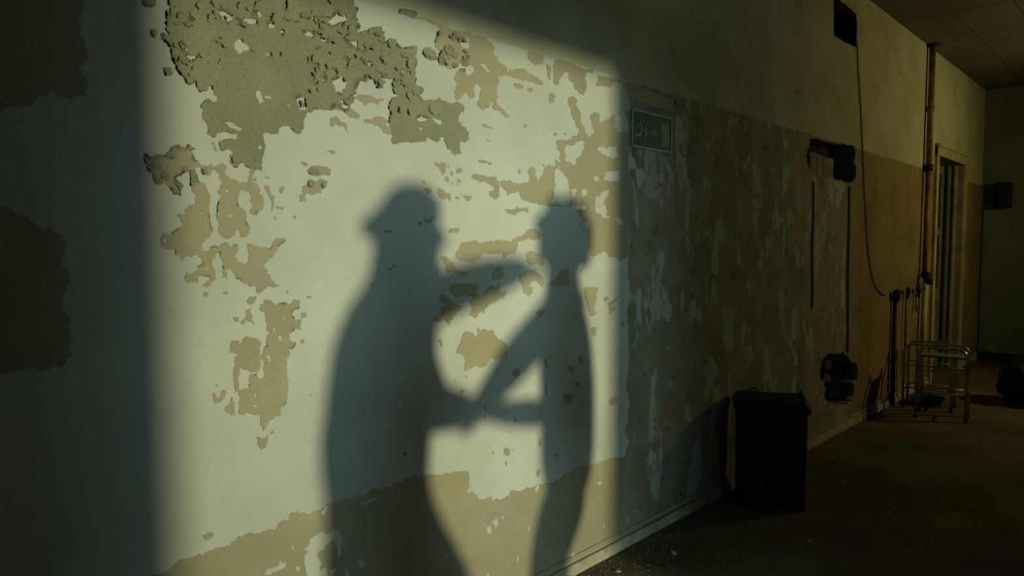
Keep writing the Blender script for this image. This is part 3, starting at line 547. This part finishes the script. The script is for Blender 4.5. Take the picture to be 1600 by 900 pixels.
for (x, y, s, a, l) in [(240,52,7,1.4,.010),(232,3,12,.1,.012),(262,112,9,.7,.012),(270,20,9,1.55,.008),(300,35,10,.5,.008),(330,28,8,2.2,.009),(362,18,9,.3,.012),(405,8,9,2.6,.014),(428,28,8,1.9,.013),(382,38,8,.5,.012),(452,8,10,1.8,.012),(478,22,11,.2,.014),(505,28,11,.1,.014),(497,48,9,.2,.013),(520,62,10,.35,.014),(545,60,9,2.9,.012),(578,70,11,.1,.014),(590,52,7,.1,.012),(610,68,8,1.5,.01),(635,84,10,.1,.010),(640,100,8,1.2,.010),(600,92,9,1.1,.010),(570,95,8,.8,.010),(548,100,9,1.7,.010),(530,112,8,1.2,.010),(495,108,7,1.5,.010),(512,104,6,1.4,.010),(572,122,7,2.2,.012),(593,130,7,1.2,.013),(618,140,8,.8,.008),(632,130,8,.3,.008),(640,150,8,1.2,.008),(700,78,10,1.2,.008),(695,88,10,.6,.008),(672,85,8,.3,.007),(640,175,6,1.4,.010),(625,172,6,1.6,.012),(290,96,8,.2,.008),(305,108,8,2.5,.007),(315,85,7,.7,.007),(285,70,7,1.2,.008),(340,62,7,.3,.007),(350,70,6,.5,.009),(395,78,5,.4,.006),(425,85,4,1.5,.007),(440,85,4,1.5,.007),(500,165,9,.1,.005),(680,170,12,.55,.006),(245,258,9,.5,.006),(268,242,9,.2,.006),(258,275,9,.6,.006),(280,290,7,.9,.007),(320,268,6,1.1,.006),(365,250,6,1.3,.007),(490,268,9,.2,.006),(486,288,7,1.2,.006),(505,290,5,1.3,.006)]:
    crumple(x, y, s * 0.95, a, l * 1.1)

def inside(pt, poly):
    x, y = pt; c = False
    for p, q in zip(poly, poly[1:] + poly[:1]):
        if (p.y > y) != (q.y > y) and x < (q.x - p.x) * (y - p.y) / (q.y - p.y) + p.x: c = not c
    return c
extra_n = 0
while extra_n < 75:
    z_ = rf.choice(((250, 0, 350, 140), (340, -5, 520, 45), (470, 15, 650, 165), (470, 15, 650, 165), (690, 55, 730, 110)))
    p_ = (rf.uniform(z_[0], z_[2]), rf.uniform(z_[1], z_[3]))
    if inside(p_, OUT[0]) or inside(p_, OUT[1]):
        crumple(p_[0], p_[1], rf.uniform(3.5, 8), rf.uniform(-0.5, 2.6), rf.uniform(0.004, 0.013)); extra_n += 1
# ------------------------------------------------------------------ things on and by the wall
# rubble bricks in the broken hole
for i, (px, py) in enumerate(((1330, 572), (1332, 588), (1287, 570), (1286, 590), (1326, 612), (1318, 628))):
    w = W(px, py, 0.06); bm = bmesh.new()
    bm_box(bm, (-0.07, -0.035, -0.035), (0.07, 0.06, 0.035), 0.006, Matrix.Translation(w) @ Matrix.Rotation(R(-12 + 9 * i), 4, 'Y'))
    obj('brick', bm, M_brick, wall_left)
# exit sign
s0, s1 = W(985, 200), W(1046.5, 200); sw = s1.x - s0.x; zt, zb = W(985, 171).z, W(985, 228).z
sign = empty('exit_sign', ((s0.x + s1.x) / 2, -0.002, (zt + zb) / 2)); tag(sign, 'dark green emergency exit sign with pale running man and arrow', 'sign')
sh = (zt - zb) / 2; hw = sw / 2
sb_ = box('sign_board', (-hw, -0.008, -sh), (hw, 0, sh), M_green, sign)
for nm, lo, hi in (('rim', (-hw - .004, -0.011, -sh - .004), (-hw + .004, 0, sh + .004)), ('rim', (hw - .004, -0.011, -sh - .004), (hw + .004, 0, sh + .004)), ('rim', (-hw, -0.011, -sh - .004), (hw, 0, -sh + .004)), ('rim', (-hw, -0.011, sh - .004), (hw, 0, sh + .004))):
    box(nm, lo, hi, M_edge, sign)
def glyph(name, polys, y=-0.0095):
    v = []; f = []
    for p in polys:
        k = len(v); q = [(x * hw, z * sh) for x, z in p]
        v += [(x, y, z) for x, z in q] + [(x, y + 0.0012, z) for x, z in q]; n = len(q)
        f += [tuple(k + i for i in t) for t in tessellate_polygon([[(x, z, 0) for x, z in q]])]
        f += [(k + i, k + (i + 1) % n, k + n + (i + 1) % n, k + n + i) for i in range(n)]
    pyd(name, v, f, M_pict, sb_)
circ = [(-0.46 + 0.055 * math.cos(t), 0.52 + 0.11 * math.sin(t)) for t in [k * math.pi / 5 for k in range(10)]]
glyph('running_figure', [circ, [(-0.56,0.40),(-0.46,0.40),(-0.40,0.05),(-0.48,-0.06),(-0.60,0.0)], [(-0.56,0.40),(-0.72,0.30),(-0.80,0.02),(-0.74,0.0),(-0.67,0.20),(-0.56,0.26)], [(-0.47,0.36),(-0.36,0.10),(-0.26,0.16),(-0.25,0.08),(-0.38,-0.01),(-0.50,0.22)], [(-0.48,0.04),(-0.36,-0.16),(-0.42,-0.52),(-0.33,-0.54),(-0.27,-0.12),(-0.40,0.08)], [(-0.60,0.02),(-0.66,-0.28),(-0.90,-0.36),(-0.90,-0.46),(-0.60,-0.38),(-0.50,-0.04)]])
glyph('arrow', [[(-0.16,-0.06),(0.06,-0.06),(-0.02,-0.26),(0.07,-0.26),(0.22,0.0),(0.07,0.26),(-0.02,0.26),(0.06,0.06),(-0.16,0.06)]])
glyph('doorway_mark', [[(0.44,-0.66),(0.84,-0.66),(0.84,0.62),(0.44,0.62)]])
# planks closing part of the recess
for k, (x0, x1) in enumerate(((218, 318), (324, 405), (411, 552))):
    a = W(1240 + x0 / 9, 240, 0.07); c = W(1240 + x1 / 9, 240, 0.07)
    zz1 = W(1240 + x0 / 9, 200 + (335 + (x0 - 218) * 0.11) / 9, 0.07).z; zz0 = W(1240 + x0 / 9, 278, 0.07).z - 0.03
    bx_ = box('plank', (a.x, 0.062, zz0), (c.x, 0.085, zz1 - 0.012 * k), M_wood, None, 0.003)
    tag(bx_, ('narrow worn plank at the left of the boarded wall recess', 'middle worn plank of the boarded wall recess', 'widest worn plank beside the dark gap of the wall recess')[k], 'plank', 'planks in the wall recess')
# ribbed conduits between recess and hole
def conduit(px0, py0, px1, py1, rad, label):
    a, c = W(px0, py0), W(px1, py1); n = int((a.z - c.z) / 0.012); pts = []; rr = []
    for i in range(n + 1):
        t = i / n; p = a.lerp(c, t); pts.append((p.x + 0.006 * math.sin(9 * t), -rad, p.z)); rr.append(rad * (1.0 if i % 2 else 0.72))
    o = tube('conduit', pts, rr, M_cable, None, 7); tag(o, label, 'conduit')
conduit(1270, 284, 1267.5, 482, 0.0075, 'ribbed dark conduit below the left corner of the recess, ending mid wall')
conduit(1325.5, 291, 1322.5, 551, 0.009, 'ribbed dark conduit running from the recess down to the broken hole')
# hanging wire
pts = [W(*p, -0.008) for p in ((1339, 66), (1341, 110), (1345, 170), (1348, 235), (1350, 290), (1353, 340), (1356, 390), (1360, 420), (1365, 440), (1371, 453), (1378, 460), (1384, 461))]
tag(tube('hanging_wire', pts, 0.005, M_cable, None, 6), 'thin wire hanging down the wall from the vent and curling at its end', 'wire')
# rusty riser pipe with clamps and a valve end
pipe = empty('riser_pipe', W(1448, 440, -0.04)); tag(pipe, 'rust brown vertical pipe running from the ceiling beside the door', 'pipe')
xp = W(1451.5, 250, -0.045).x
def loc(o, par): o.parent = par; o.matrix_parent_inverse = Matrix.Translation(Vector(par.location) * -1); return o
zj, zv = W(1449, 262, -0.045).z, W(1444, 432, -0.045).z
loc(tube('pipe_run', [(xp, -0.045, ROOM_Z), (xp, -0.045, zj)], 0.030, M_rust, None, 10), pipe)
loc(tube('lower_run', [(xp - 0.01, -0.045, zj), (xp - 0.02, -0.045, zv)], 0.024, M_rust, None, 10), pipe)
loc(tube('coupling', [(xp, -0.045, zj + 0.035), (xp, -0.045, zj - 0.03)], 0.043, M_black, None, 10), pipe)
loc(tube('coupling', [(xp, -0.045, zj + 0.62), (xp, -0.045, zj + 0.57)], 0.037, M_rust, None, 10), pipe)
loc(tube('ceiling_collar', [(xp, -0.045, ROOM_Z), (xp, -0.045, ROOM_Z - 0.02)], 0.065, M_black, None, 12), pipe)
loc(tube('valve', [(xp - 0.02, -0.045, zv + 0.02), (xp - 0.05, -0.07, zv + 0.01), (xp - 0.07, -0.10, zv - 0.04), (xp - 0.07, -0.10, zv - 0.08)], [0.04, 0.045, 0.04, 0.03], M_black, None, 10), pipe)
loc(tube('tail_run', [(xp + 0.01, -0.05, zv - 0.05), (xp - 0.03, -0.05, 0.02)], 0.028, M_base, None, 10), pipe)
# capped pipe stubs to the left of it
def stub(px, py, rad, z1, mat, label, name='capped_pipe'):
    w = W(px, py, -0.03); e = empty(name, (w.x, -0.03, z1)); tag(e, label, 'pipe')
    loc(tube('pipe_run', [(w.x, -0.03, z1), (w.x, -0.03, w.z)], rad, mat, None, 8), e)
    loc(tube('cap', [(w.x - 0.05, -0.045, w.z + 0.02), (w.x - 0.01, -0.045, w.z + 0.03), (w.x + 0.012, -0.04, w.z - 0.01), (w.x, -0.03, w.z - 0.06)], [rad * 1.4, rad * 1.8, rad * 1.7, rad * 1.2], M_black, None, 8), e)
stub(1399, 462, 0.020, 0.0, M_black, 'thick black standpipe rising from the floor behind the metal stools')
stub(1417, 456, 0.011, 0.25, M_rust, 'thin rusty pipe stub between the black standpipe and the riser')
stub(1433, 455, 0.014, W(1433, 485).z, M_base, 'short hooked pipe stub beside the riser valve')

# ------------------------------------------------------------------ bin
bc = F(1205, 800); bl = F(1146, 792); br = F(1265, 803)
bw = (br - bl).length; rz = math.atan2(br.y - bl.y, br.x - bl.x)
bdir = Vector((math.cos(rz), math.sin(rz), 0)); bin_depth = 0.30
bin_o = empty('waste_bin', (bl + br) / 2 + Vector((-bdir.y, bdir.x, 0)) * (bin_depth / 2), rz)
tag(bin_o, 'black metal waste bin with ribbed lid standing on the floor by the wall', 'bin')
zt = 1.5 - (1.5) * (628 - 385) / (800 - 385); bh = zt
def rrect(w, d, r, n=5):
    out = []
    for cx, cy, a0 in ((w / 2 - r, d / 2 - r, 0), (-w / 2 + r, d / 2 - r, 90), (-w / 2 + r, -d / 2 + r, 180), (w / 2 - r, -d / 2 + r, 270)):
        for k in range(n + 1):
            a = R(a0 + 90 * k / n); out.append((cx + r * math.cos(a), cy + r * math.sin(a)))
    return out
def loft(name, rings, mat, parent, smooth=False):
    v = []; f = []; n = len(rings[0][0])
    for ring, z in rings: v += [(x, y, z) for x, y in ring]
    for i in range(len(rings) - 1):
        for k in range(n): f.append((i * n + k, i * n + (k + 1) % n, (i + 1) * n + (k + 1) % n, (i + 1) * n + k))
    f.append(tuple(range(n))[::-1]); f.append(tuple(range((len(rings) - 1) * n, len(rings) * n)))
    return pyd(name, v, f, mat, parent, smooth)
w0 = bw * 0.96
loft('body', [(rrect(w0 * .97, bin_depth * .97, .05), 0.0), (rrect(w0 * .97, bin_depth * .97, .05), 0.03), (rrect(w0 * .95, bin_depth * .95, .05), 0.04), (rrect(w0 * .98, bin_depth * .98, .05), bh - 0.06)], M_dark, bin_o)
lid = loft('lid', [(rrect(bw * 1.01, bin_depth * 1.03, .055), bh - 0.065), (rrect(bw * 1.03, bin_depth * 1.05, .055), bh - 0.055), (rrect(bw * 1.03, bin_depth * 1.05, .055), bh - 0.035), (rrect(bw * 1.0, bin_depth * 1.0, .055), bh - 0.028), (rrect(bw * 0.98, bin_depth * .98, .055), bh - 0.012), (rrect(bw * 0.93, bin_depth * .9, .05), bh + 0.002), (rrect(bw * 0.3, bin_depth * .3, .03), bh + 0.012)], M_dark, bin_o)
tube('wire_handle', arc((-bw * .42, 0, bh), (-bw * .34, 0, bh + 0.03), (-bw * .25, 0, bh + 0.045)) + arc((-bw * .25, 0, bh + 0.045), (-bw * .17, 0, bh + 0.05), (-bw * .17, 0, bh + 0.012)), 0.004, M_black, lid, 6)
loft('knob', [([(bw * .40 + r_ * math.cos(a), r_ * math.sin(a)) for a in [k * math.pi / 4 for k in range(8)]], z) for r_, z in ((.016, bh - 0.005), (.015, bh + .02), (.008, bh + .04), (.003, bh + .05))], M_black, lid)

# ------------------------------------------------------------------ tubular steel stools
def stool(name, base_l, base_r, depth, ztop, rails, label, seat=False, dxl=0.0):
    """frame seen side-on: two inverted-U loops joined by cross tubes"""
    a, c = Vector((*base_l, 0)), Vector((*base_r, 0))
    ex = (c - a); w = ex.length; ang = math.atan2(ex.y, ex.x)
    e = empty(name, a, ang); tag(e, label, 'stool')
    r_ = 0.0125
    for y in (0.0, depth):
        col = 0.09
        pts = [(0, y, 0), (0, y, ztop - col)] + arc((0, y, ztop - col), (0, y, ztop), (col, y, ztop))[1:] + [(w - col, y, ztop)] + arc((w - col, y, ztop), (w, y, ztop), (w, y, ztop - col))[1:] + [(w, y, 0)]
        tube('loop_frame', pts, r_, M_chrome, e, 10)
        for z in rails: tube('rail', [(0, y, z), (w, y, z)], 0.007, M_chrome, e, 8)
    for x in (0, w):
        for z in (rails[0], ztop - 0.10): tube('cross_bar', [(x, 0, z), (x, depth, z)], 0.009, M_chrome, e, 8)
        for y in (0, depth): tube('foot_cap', [(x, y, 0), (x, y, 0.03)], 0.016, M_black, e, 8)
    if seat:
        bm = bmesh.new(); bm_box(bm, (0.012, 0.012, ztop - 0.085), (w - 0.012, depth - 0.012, ztop - 0.065), 0.006); obj('seat', bm, M_board, e)
    return e
ZS = 0.57
stool('tubular_stool', (7.22, -0.115), (7.26, -0.50), 0.26, 0.60, (0.19, 0.40), 'bare tubular steel stool frame without a seat, nearer the wall')
stool('tubular_stool', (6.87, -0.31), (6.92, -0.68), 0.27, 0.62, (0.23, 0.42), 'tubular steel stool with a flat seat, the one further from the wall', True)
# pan standing under the stools
pc = F(1448, 632)
pan = empty('metal_pan', (pc.x, pc.y, 0)); tag(pan, 'low dark metal pan on the floor under the tubular stools', 'pan')
loft('pan_body', [([(r_ * math.cos(a), r_ * math.sin(a)) for a in [k * math.pi / 10 for k in range(20)]], z) for r_, z in ((.11, 0), (.14, .06), (.15, .075), (.14, .07), (.11, .01))], M_dark, pan, True)
# box on back wall, sack by the right edge
bb_ = empty('wall_box', (ROOM_X1, -0.55, 2.2)); tag(bb_, 'small dark box fixed high on the shadowy back wall', 'box')
def at_back(px, py):
    d = ray(px, py); t = (ROOM_X1 - CAM.x) / d.x; return CAM + d * t
p0, p1 = at_back(1557, 286), at_back(1581, 325)
bb_.location = (ROOM_X1, (p0.y + p1.y) / 2, p1.z)
hw_ = abs(p1.y - p0.y) / 2
hs_ = box('housing', (-0.14, -hw_, 0), (-0.0, hw_, p0.z - p1.z), M_dark, bb_, 0.015)
box('grille', (-0.15, -hw_ * .75, 0.05), (-0.14, hw_ * .75, (p0.z - p1.z) - 0.05), M_black, hs_, 0.004)
sc = F(1606, 632)
bm = bmesh.new(); bmesh.ops.create_icosphere(bm, subdivisions=4, radius=1.0)
for v in bm.verts:
    n_ = noise.noise(v.co * 2.3) * 0.16 + noise.noise(v.co * 6) * 0.06
    v.co *= 1 + n_; v.co.x *= 0.26; v.co.y *= 0.24; v.co.z = max(v.co.z, -0.82) * 0.27
    if v.co.z > 0.1: k = 1 - (v.co.z - 0.1) * 1.6; v.co.x *= k; v.co.y *= k
zmin = min(v.co.z for v in bm.verts)
for v in bm.verts: v.co.z -= zmin
sack = obj('sack', bm, M_dark, None, True); sack.location = (sc.x, sc.y, 0.0); tag(sack, 'dark slumped sack on the floor at the right edge of the picture', 'sack')

# ------------------------------------------------------------------ plaster chips on the floor
chips = [(1318, 754, 9, 'pale plaster chip on open floor well right of the black bin'), (1264, 847, 8, 'pale plaster chip on the floor just in front of the black bin'), (1316, 684, 7, 'pale plaster chip between the black bin and the broken hole'), (1388, 801, 6, 'small plaster chip furthest right on the open floor'), (1052, 864, 12, 'largest plaster chip, on the floor left of the black bin'), (966, 893, 8, 'plaster chip by the lit baseboard at the bottom edge of the picture')]
for i, (px, py, s_, lab) in enumerate(chips):
    p = F(px, py); k = 0.0021 * s_; r_ = random.Random(i); n = 6
    pr = [(k * r_.uniform(.6, 1.1) * math.cos(2 * math.pi * q / n), k * 0.7 * r_.uniform(.6, 1.1) * math.sin(2 * math.pi * q / n)) for q in range(n)]
    o = loft('plaster_chip', [(pr, 0.0), ([(x * .96, y * .96) for x, y in pr], 0.004), ([(x * .7, y * .7) for x, y in pr], 0.007)], M_base, None)
    o.location = (p.x, min(p.y, -0.06), 0.0); o.rotation_euler = (0, 0, r_.uniform(0, 6)); tag(o, lab, 'plaster chip', 'plaster chips on the floor')
# grit swept against the baseboard, too fine to count
gv = []; gf = []; rg = random.Random(9)
for i in range(700):
    x = rg.uniform(1.6, 3.6); y = -0.03 - abs(rg.gauss(0, 0.16)); k = rg.uniform(0.0015, 0.0055); n0 = len(gv)
    a0 = rg.uniform(0, 6)
    gv += [(x + k * math.cos(a0 + q * 2.1), y + k * math.sin(a0 + q * 2.1), 0.0) for q in range(3)] + [(x, y, k * 0.8)]
    gf += [(n0, n0 + 1, n0 + 3), (n0 + 1, n0 + 2, n0 + 3), (n0 + 2, n0, n0 + 3)]
grit = pyd('grit', gv, gf, M_plaster); tag(grit, 'fine pale grit scattered on the floor along the baseboard', 'grit', kind='stuff')

# ------------------------------------------------------------------ the two people whose shadows fall on the wall (they stand behind the camera's view)
Y_P = -3.2
M_coat = simple('dark_coat', (0.05, 0.055, 0.06), 0.9); M_shirt = simple('grey_shirt', (0.10, 0.10, 0.11), 0.9)
M_skin = simple('skin', (0.42, 0.27, 0.19), 0.6, var=0.1); M_hair = simple('dark_hair', (0.03, 0.022, 0.016), 0.8)
def S(px, py, yo=0.0):
    w = W(px, py); t = (Y_P + yo - LIGHT.y) / (0 - LIGHT.y); return LIGHT + (w - LIGHT) * t
def skin(name, V, E, mats, parent, root=0, sub=2):
    me = bpy.data.meshes.new(name); me.from_pydata([tuple(v[0]) for v in V], E, []); me.update()
    o = link(name, me, mats, parent)
    md = o.modifiers.new('skin', 'SKIN'); md.use_smooth_shade = True
    if not me.skin_vertices: me.attributes  # created with the modifier
    bm = bmesh.new(); bm.from_mesh(me); lay = bm.verts.layers.skin.verify(); bm.verts.ensure_lookup_table()
    for i, v in enumerate(V):
        r_ = v[1]; bm.verts[i][lay].radius = (r_, r_) if not isinstance(r_, tuple) else r_; bm.verts[i][lay].use_root = (i == root)
    bm.to_mesh(me); bm.free()
    s = o.modifiers.new('sub', 'SUBSURF'); s.levels = sub; s.render_levels = sub
    return o
def hand(V, E, wrist_i, dirv, side, sc=1.0):
    """palm and five fingers grown from the wrist"""
    w = Vector(V[wrist_i][0]); d = dirv.normalized(); a = d.cross(Vector((0, 0, 1)));
    if a.length < .1: a = Vector((0, 1, 0))
    a.normalize(); up = a.cross(d)
    palm = len(V); V.append((w + d * 0.075 * sc, 0.026)); E.append((wrist_i, palm))
    for k, (off, ln) in enumerate(((-0.030, .070), (-0.010, .080), (0.010, .075), (0.030, .060))):
        k0 = len(V)
        V.append((w + d * 0.10 * sc + a * off, 0.0095)); V.append((w + d * (0.10 + ln * .5) * sc + a * off * 1.1 - up * .008, 0.009)); V.append((w + d * (0.10 + ln) * sc + a * off * 1.1 - up * .03, 0.008))
        E.extend([(palm, k0), (k0, k0 + 1), (k0 + 1, k0 + 2)])
    k0 = len(V)
    V.append((w + d * 0.045 * sc - a * 0.04 * side, 0.011)); V.append((w + d * 0.085 * sc - a * 0.06 * side - up * .01, 0.009)); E.extend([(palm, k0), (k0, k0 + 1)])
def build_person(name, label, jt, coat, extra):
    root = empty('person', (S(*jt['pelvis'][:2]).x, Y_P, 0)); tag(root, label, 'person')
    V = []; E = []; I = {}
    def add(k, p, r_, par=None):
        I[k] = len(V); V.append((Vector(p) - Vector(root.location), r_))
        if par: E.append((I[par], I[k]))
    for k, (px, py, yo, r_, par) in jt.items():
        add(k, S(px, py, yo), r_, par)
    for sd in ('l', 'r'):                        # ankles and feet stand on the floor
        kn = Vector(V[I['knee_' + sd]][0]); fx = jt_foot[name][sd]
        add('ankle_' + sd, Vector(root.location) + Vector((kn.x + fx, kn.y, 0.10)), 0.045, 'knee_' + sd)
        add('ball_' + sd, Vector(root.location) + Vector((kn.x + fx + 0.13 * extra['face'], kn.y, 0.045)), (0.045), 'ankle_' + sd)
        add('toe_' + sd, Vector(root.location) + Vector((kn.x + fx + 0.20 * extra['face'], kn.y, 0.035)), (0.035), 'ball_' + sd)
    for sd in ('l', 'r'):
        d = Vector(V[I['wrist_' + sd]][0]) - Vector(V[I['elbow_' + sd]][0]); hand(V, E, I['wrist_' + sd], d, 1 if sd == 'l' else -1)
    body = skin('body', V, E, coat, root)
    return root, V, I
def make_head(root, top, bottom, half, face, mat):
    c = (top + bottom) / 2; rz_ = (top - bottom).length / 2
    bm = bmesh.new(); bmesh.ops.create_uvsphere(bm, u_segments=32, v_segments=24, radius=1.0)
    for v in bm.verts:
        x, y, z = v.co; fx = x * face
        k = 1 - 0.22 * max(0, -z) ** 1.5                         # narrower towards the chin
        if fx > 0.5: fx += 0.22 * math.exp(-((y / 0.16) ** 2 + ((z + 0.08) / 0.20) ** 2)) - 0.06 * math.exp(-((abs(y) - .33) / .14) ** 2 - ((z - .06) / .1) ** 2) + 0.05 * math.exp(-(y / .25) ** 2 - ((z + .45) / .08) ** 2)
        if abs(y) > 0.8 and abs(z) < 0.3 and abs(fx) < 0.25: y *= 1.16
        v.co = Vector((fx * face * half * (1 - 0.08 * max(0, -z)), y * half * 0.82 * k, z * rz_))
    o = obj('head', bm, mat, root, True); o.location = c; return o
jt_foot = {'person': {'l': -0.05, 'r': 0.07}, 'young_person': {'l': -0.02, 'r': 0.03}}
man = {'pelvis': (600, 735, 0, .162, None), 'spine': (598, 645, 0, .168, 'pelvis'), 'chest': (602, 555, 0, .172, 'spine'), 'upper': (634, 470, 0, .130, 'chest'), 'neck': (640, 415, 0, .105, 'upper'),
 'sh_l': (645, 482, -.17, .078, 'upper'), 'elbow_l': (735, 443, -.22, .066, 'sh_l'), 'wrist_l': (798, 426, -.08, .052, 'elbow_l'),
 'sh_r': (628, 490, .17, .078, 'upper'), 'elbow_r': (668, 640, .22, .088, 'sh_r'), 'wrist_r': (725, 640, .10, .052, 'elbow_r'),
 'hip_l': (580, 790, -.10, .130, 'pelvis'), 'knee_l': (570, 960, -.12, .125, 'hip_l'), 'hip_r': (612, 800, .10, .110, 'pelvis'), 'knee_r': (706, 945, .12, .105, 'hip_r')}
r1, V1, I1 = build_person('person', 'person in a dark coat and cap casting the broad left shadow', man, M_coat, {'face': 1})
make_head(r1, S(643, 306) - Vector(r1.location), S(641, 432) - Vector(r1.location), 0.098, 1, M_skin)
bm = bmesh.new(); bmesh.ops.create_uvsphere(bm, u_segments=20, v_segments=12, radius=0.104)
bmesh.ops.delete(bm, geom=[v for v in bm.verts if v.co.z < -0.012], context='VERTS')
for v in bm.verts: v.co.z *= 0.95
cap_pos = Vector(S(644, 348)) - Vector(r1.location)
cap = obj('cap', bm, M_coat, r1, True); cap.location = cap_pos; cap.rotation_euler = (0, R(-14), 0)
prof = [(640,300),(617,303),(595,320),(567,341),(560,354),(570,372),(600,384),(640,350)]
pv = []; pn = len(prof)
for yo, kk in ((-.085, .9), (-.05, 1.0), (.05, 1.0), (.085, .9)):
    for q in prof: pv.append(Vector(S(640 + (q[0] - 640) * kk, q[1], yo)) - Vector(r1.location))
pf = [tuple(range(pn))[::-1], tuple(range(3 * pn, 4 * pn))] + [(r_ * pn + k, r_ * pn + (k + 1) % pn, (r_ + 1) * pn + (k + 1) % pn, (r_ + 1) * pn + k) for r_ in range(3) for k in range(pn)]
pk = pyd('peak', pv, pf, M_coat, r1, True)
def ring_loft(name, root, rows, mat, depth=0.78):
    v = []; f = []; n = 20
    for px, py, hwm in rows:
        c = S(px, py) - Vector(root.location)
        v += [c + Vector((hwm * math.cos(2 * math.pi * k / n), depth * hwm * math.sin(2 * math.pi * k / n), 0)) for k in range(n)]
    for i in range(len(rows) - 1):
        for k in range(n): f.append((i * n + k, i * n + (k + 1) % n, (i + 1) * n + (k + 1) % n, (i + 1) * n + k))
    f.append(tuple(range(n))); f.append(tuple(range((len(rows) - 1) * n, len(rows) * n))[::-1])
    return pyd(name, v, f, mat, root, True)
ring_loft('hood', r1, [(640, 345, .088), (638, 365, .096), (637, 392, .101), (635, 420, .105), (631, 445, .115), (624, 470, .130), (616, 500, .145)], M_coat)
young = {'pelvis': (894, 725, 0, .155, None), 'spine': (890, 640, 0, .145, 'pelvis'), 'chest': (886, 555, 0, .140, 'spine'), 'upper': (881, 490, 0, .105, 'chest'), 'neck': (880, 435, 0, .082, 'upper'),
 'sh_l': (862, 497, -.14, .075, 'upper'), 'elbow_l': (808, 560, -.24, .075, 'sh_l'), 'wrist_l': (766, 614, -.10, .050, 'elbow_l'),
 'sh_r': (876, 500, .14, .065, 'upper'), 'elbow_r': (862, 645, .24, .055, 'sh_r'), 'wrist_r': (790, 646, .12, .042, 'elbow_r'),
 'hip_l': (882, 768, -.07, .118, 'pelvis'), 'knee_l': (852, 880, -.08, .085, 'hip_l'), 'hip_r': (892, 768, .07, .118, 'pelvis'), 'knee_r': (856, 890, .08, .085, 'hip_r')}
r2, V2, I2 = build_person('young_person', 'slim person with curly hair gripping the other, casting the right shadow', young, M_shirt, {'face': -1})
make_head(r2, S(884, 338) - Vector(r2.location), S(878, 446) - Vector(r2.location), 0.092, -1, M_skin)
bm = bmesh.new(); bmesh.ops.create_icosphere(bm, subdivisions=5, radius=0.110)
for v in bm.verts: v.co *= 1.04 + 0.45 * noise.noise(v.co * 26) + 0.15 * noise.noise(v.co * 60)
ring_loft('collar', r2, [(880, 425, .075), (880, 445, .080), (882, 462, .092), (884, 480, .105)], M_shirt)
hair = obj('hair', bm, M_hair, r2, True); hair.location = Vector(S(884, 374)) - Vector(r2.location)

# ------------------------------------------------------------------ warm lamp further down the hall, out of frame to the right
def wall_lamp():
    e = empty('work_lamp', (8.6, -2.88, 0)); tag(e, 'yellow work lamp on a tripod stand shining at the far wall', 'lamp')
    tube('pole', [(0, 0, 0.55), (0, 0, 2.35)], 0.014, M_black, e)
    for k in range(3):
        a = R(90 + 120 * k); tube('leg', [(0, 0, 0.75), (0.38 * math.cos(a), 0.38 * math.sin(a), 0.0)], 0.011, M_black, e)
    pts = [([(r_ * math.cos(a), r_ * math.sin(a)) for a in [k * math.pi / 8 for k in range(16)]], z) for r_, z in ((.05, -.12), (.07, -.08), (.09, -.02))]
    h = loft('lamp_head', pts, M_black, e); h.location = (0, 0, 2.42); h.rotation_euler = (R(-84), 0, R(18))
    d = bpy.data.lights.new('work_lamp_bulb', 'SPOT'); d.energy = WARM_P; d.color = (1.0, 0.84, 0.31); d.spot_size = R(166); d.spot_blend = 0.9; d.shadow_soft_size = 0.06
    o = bpy.data.objects.new('work_lamp_bulb', d); C.objects.link(o); o.location = (8.5, -2.72, 2.45)
    o.rotation_euler = (Vector((7.6, 0, 2.1)) - Vector(o.location)).to_track_quat('-Z', 'Y').to_euler()
wall_lamp()
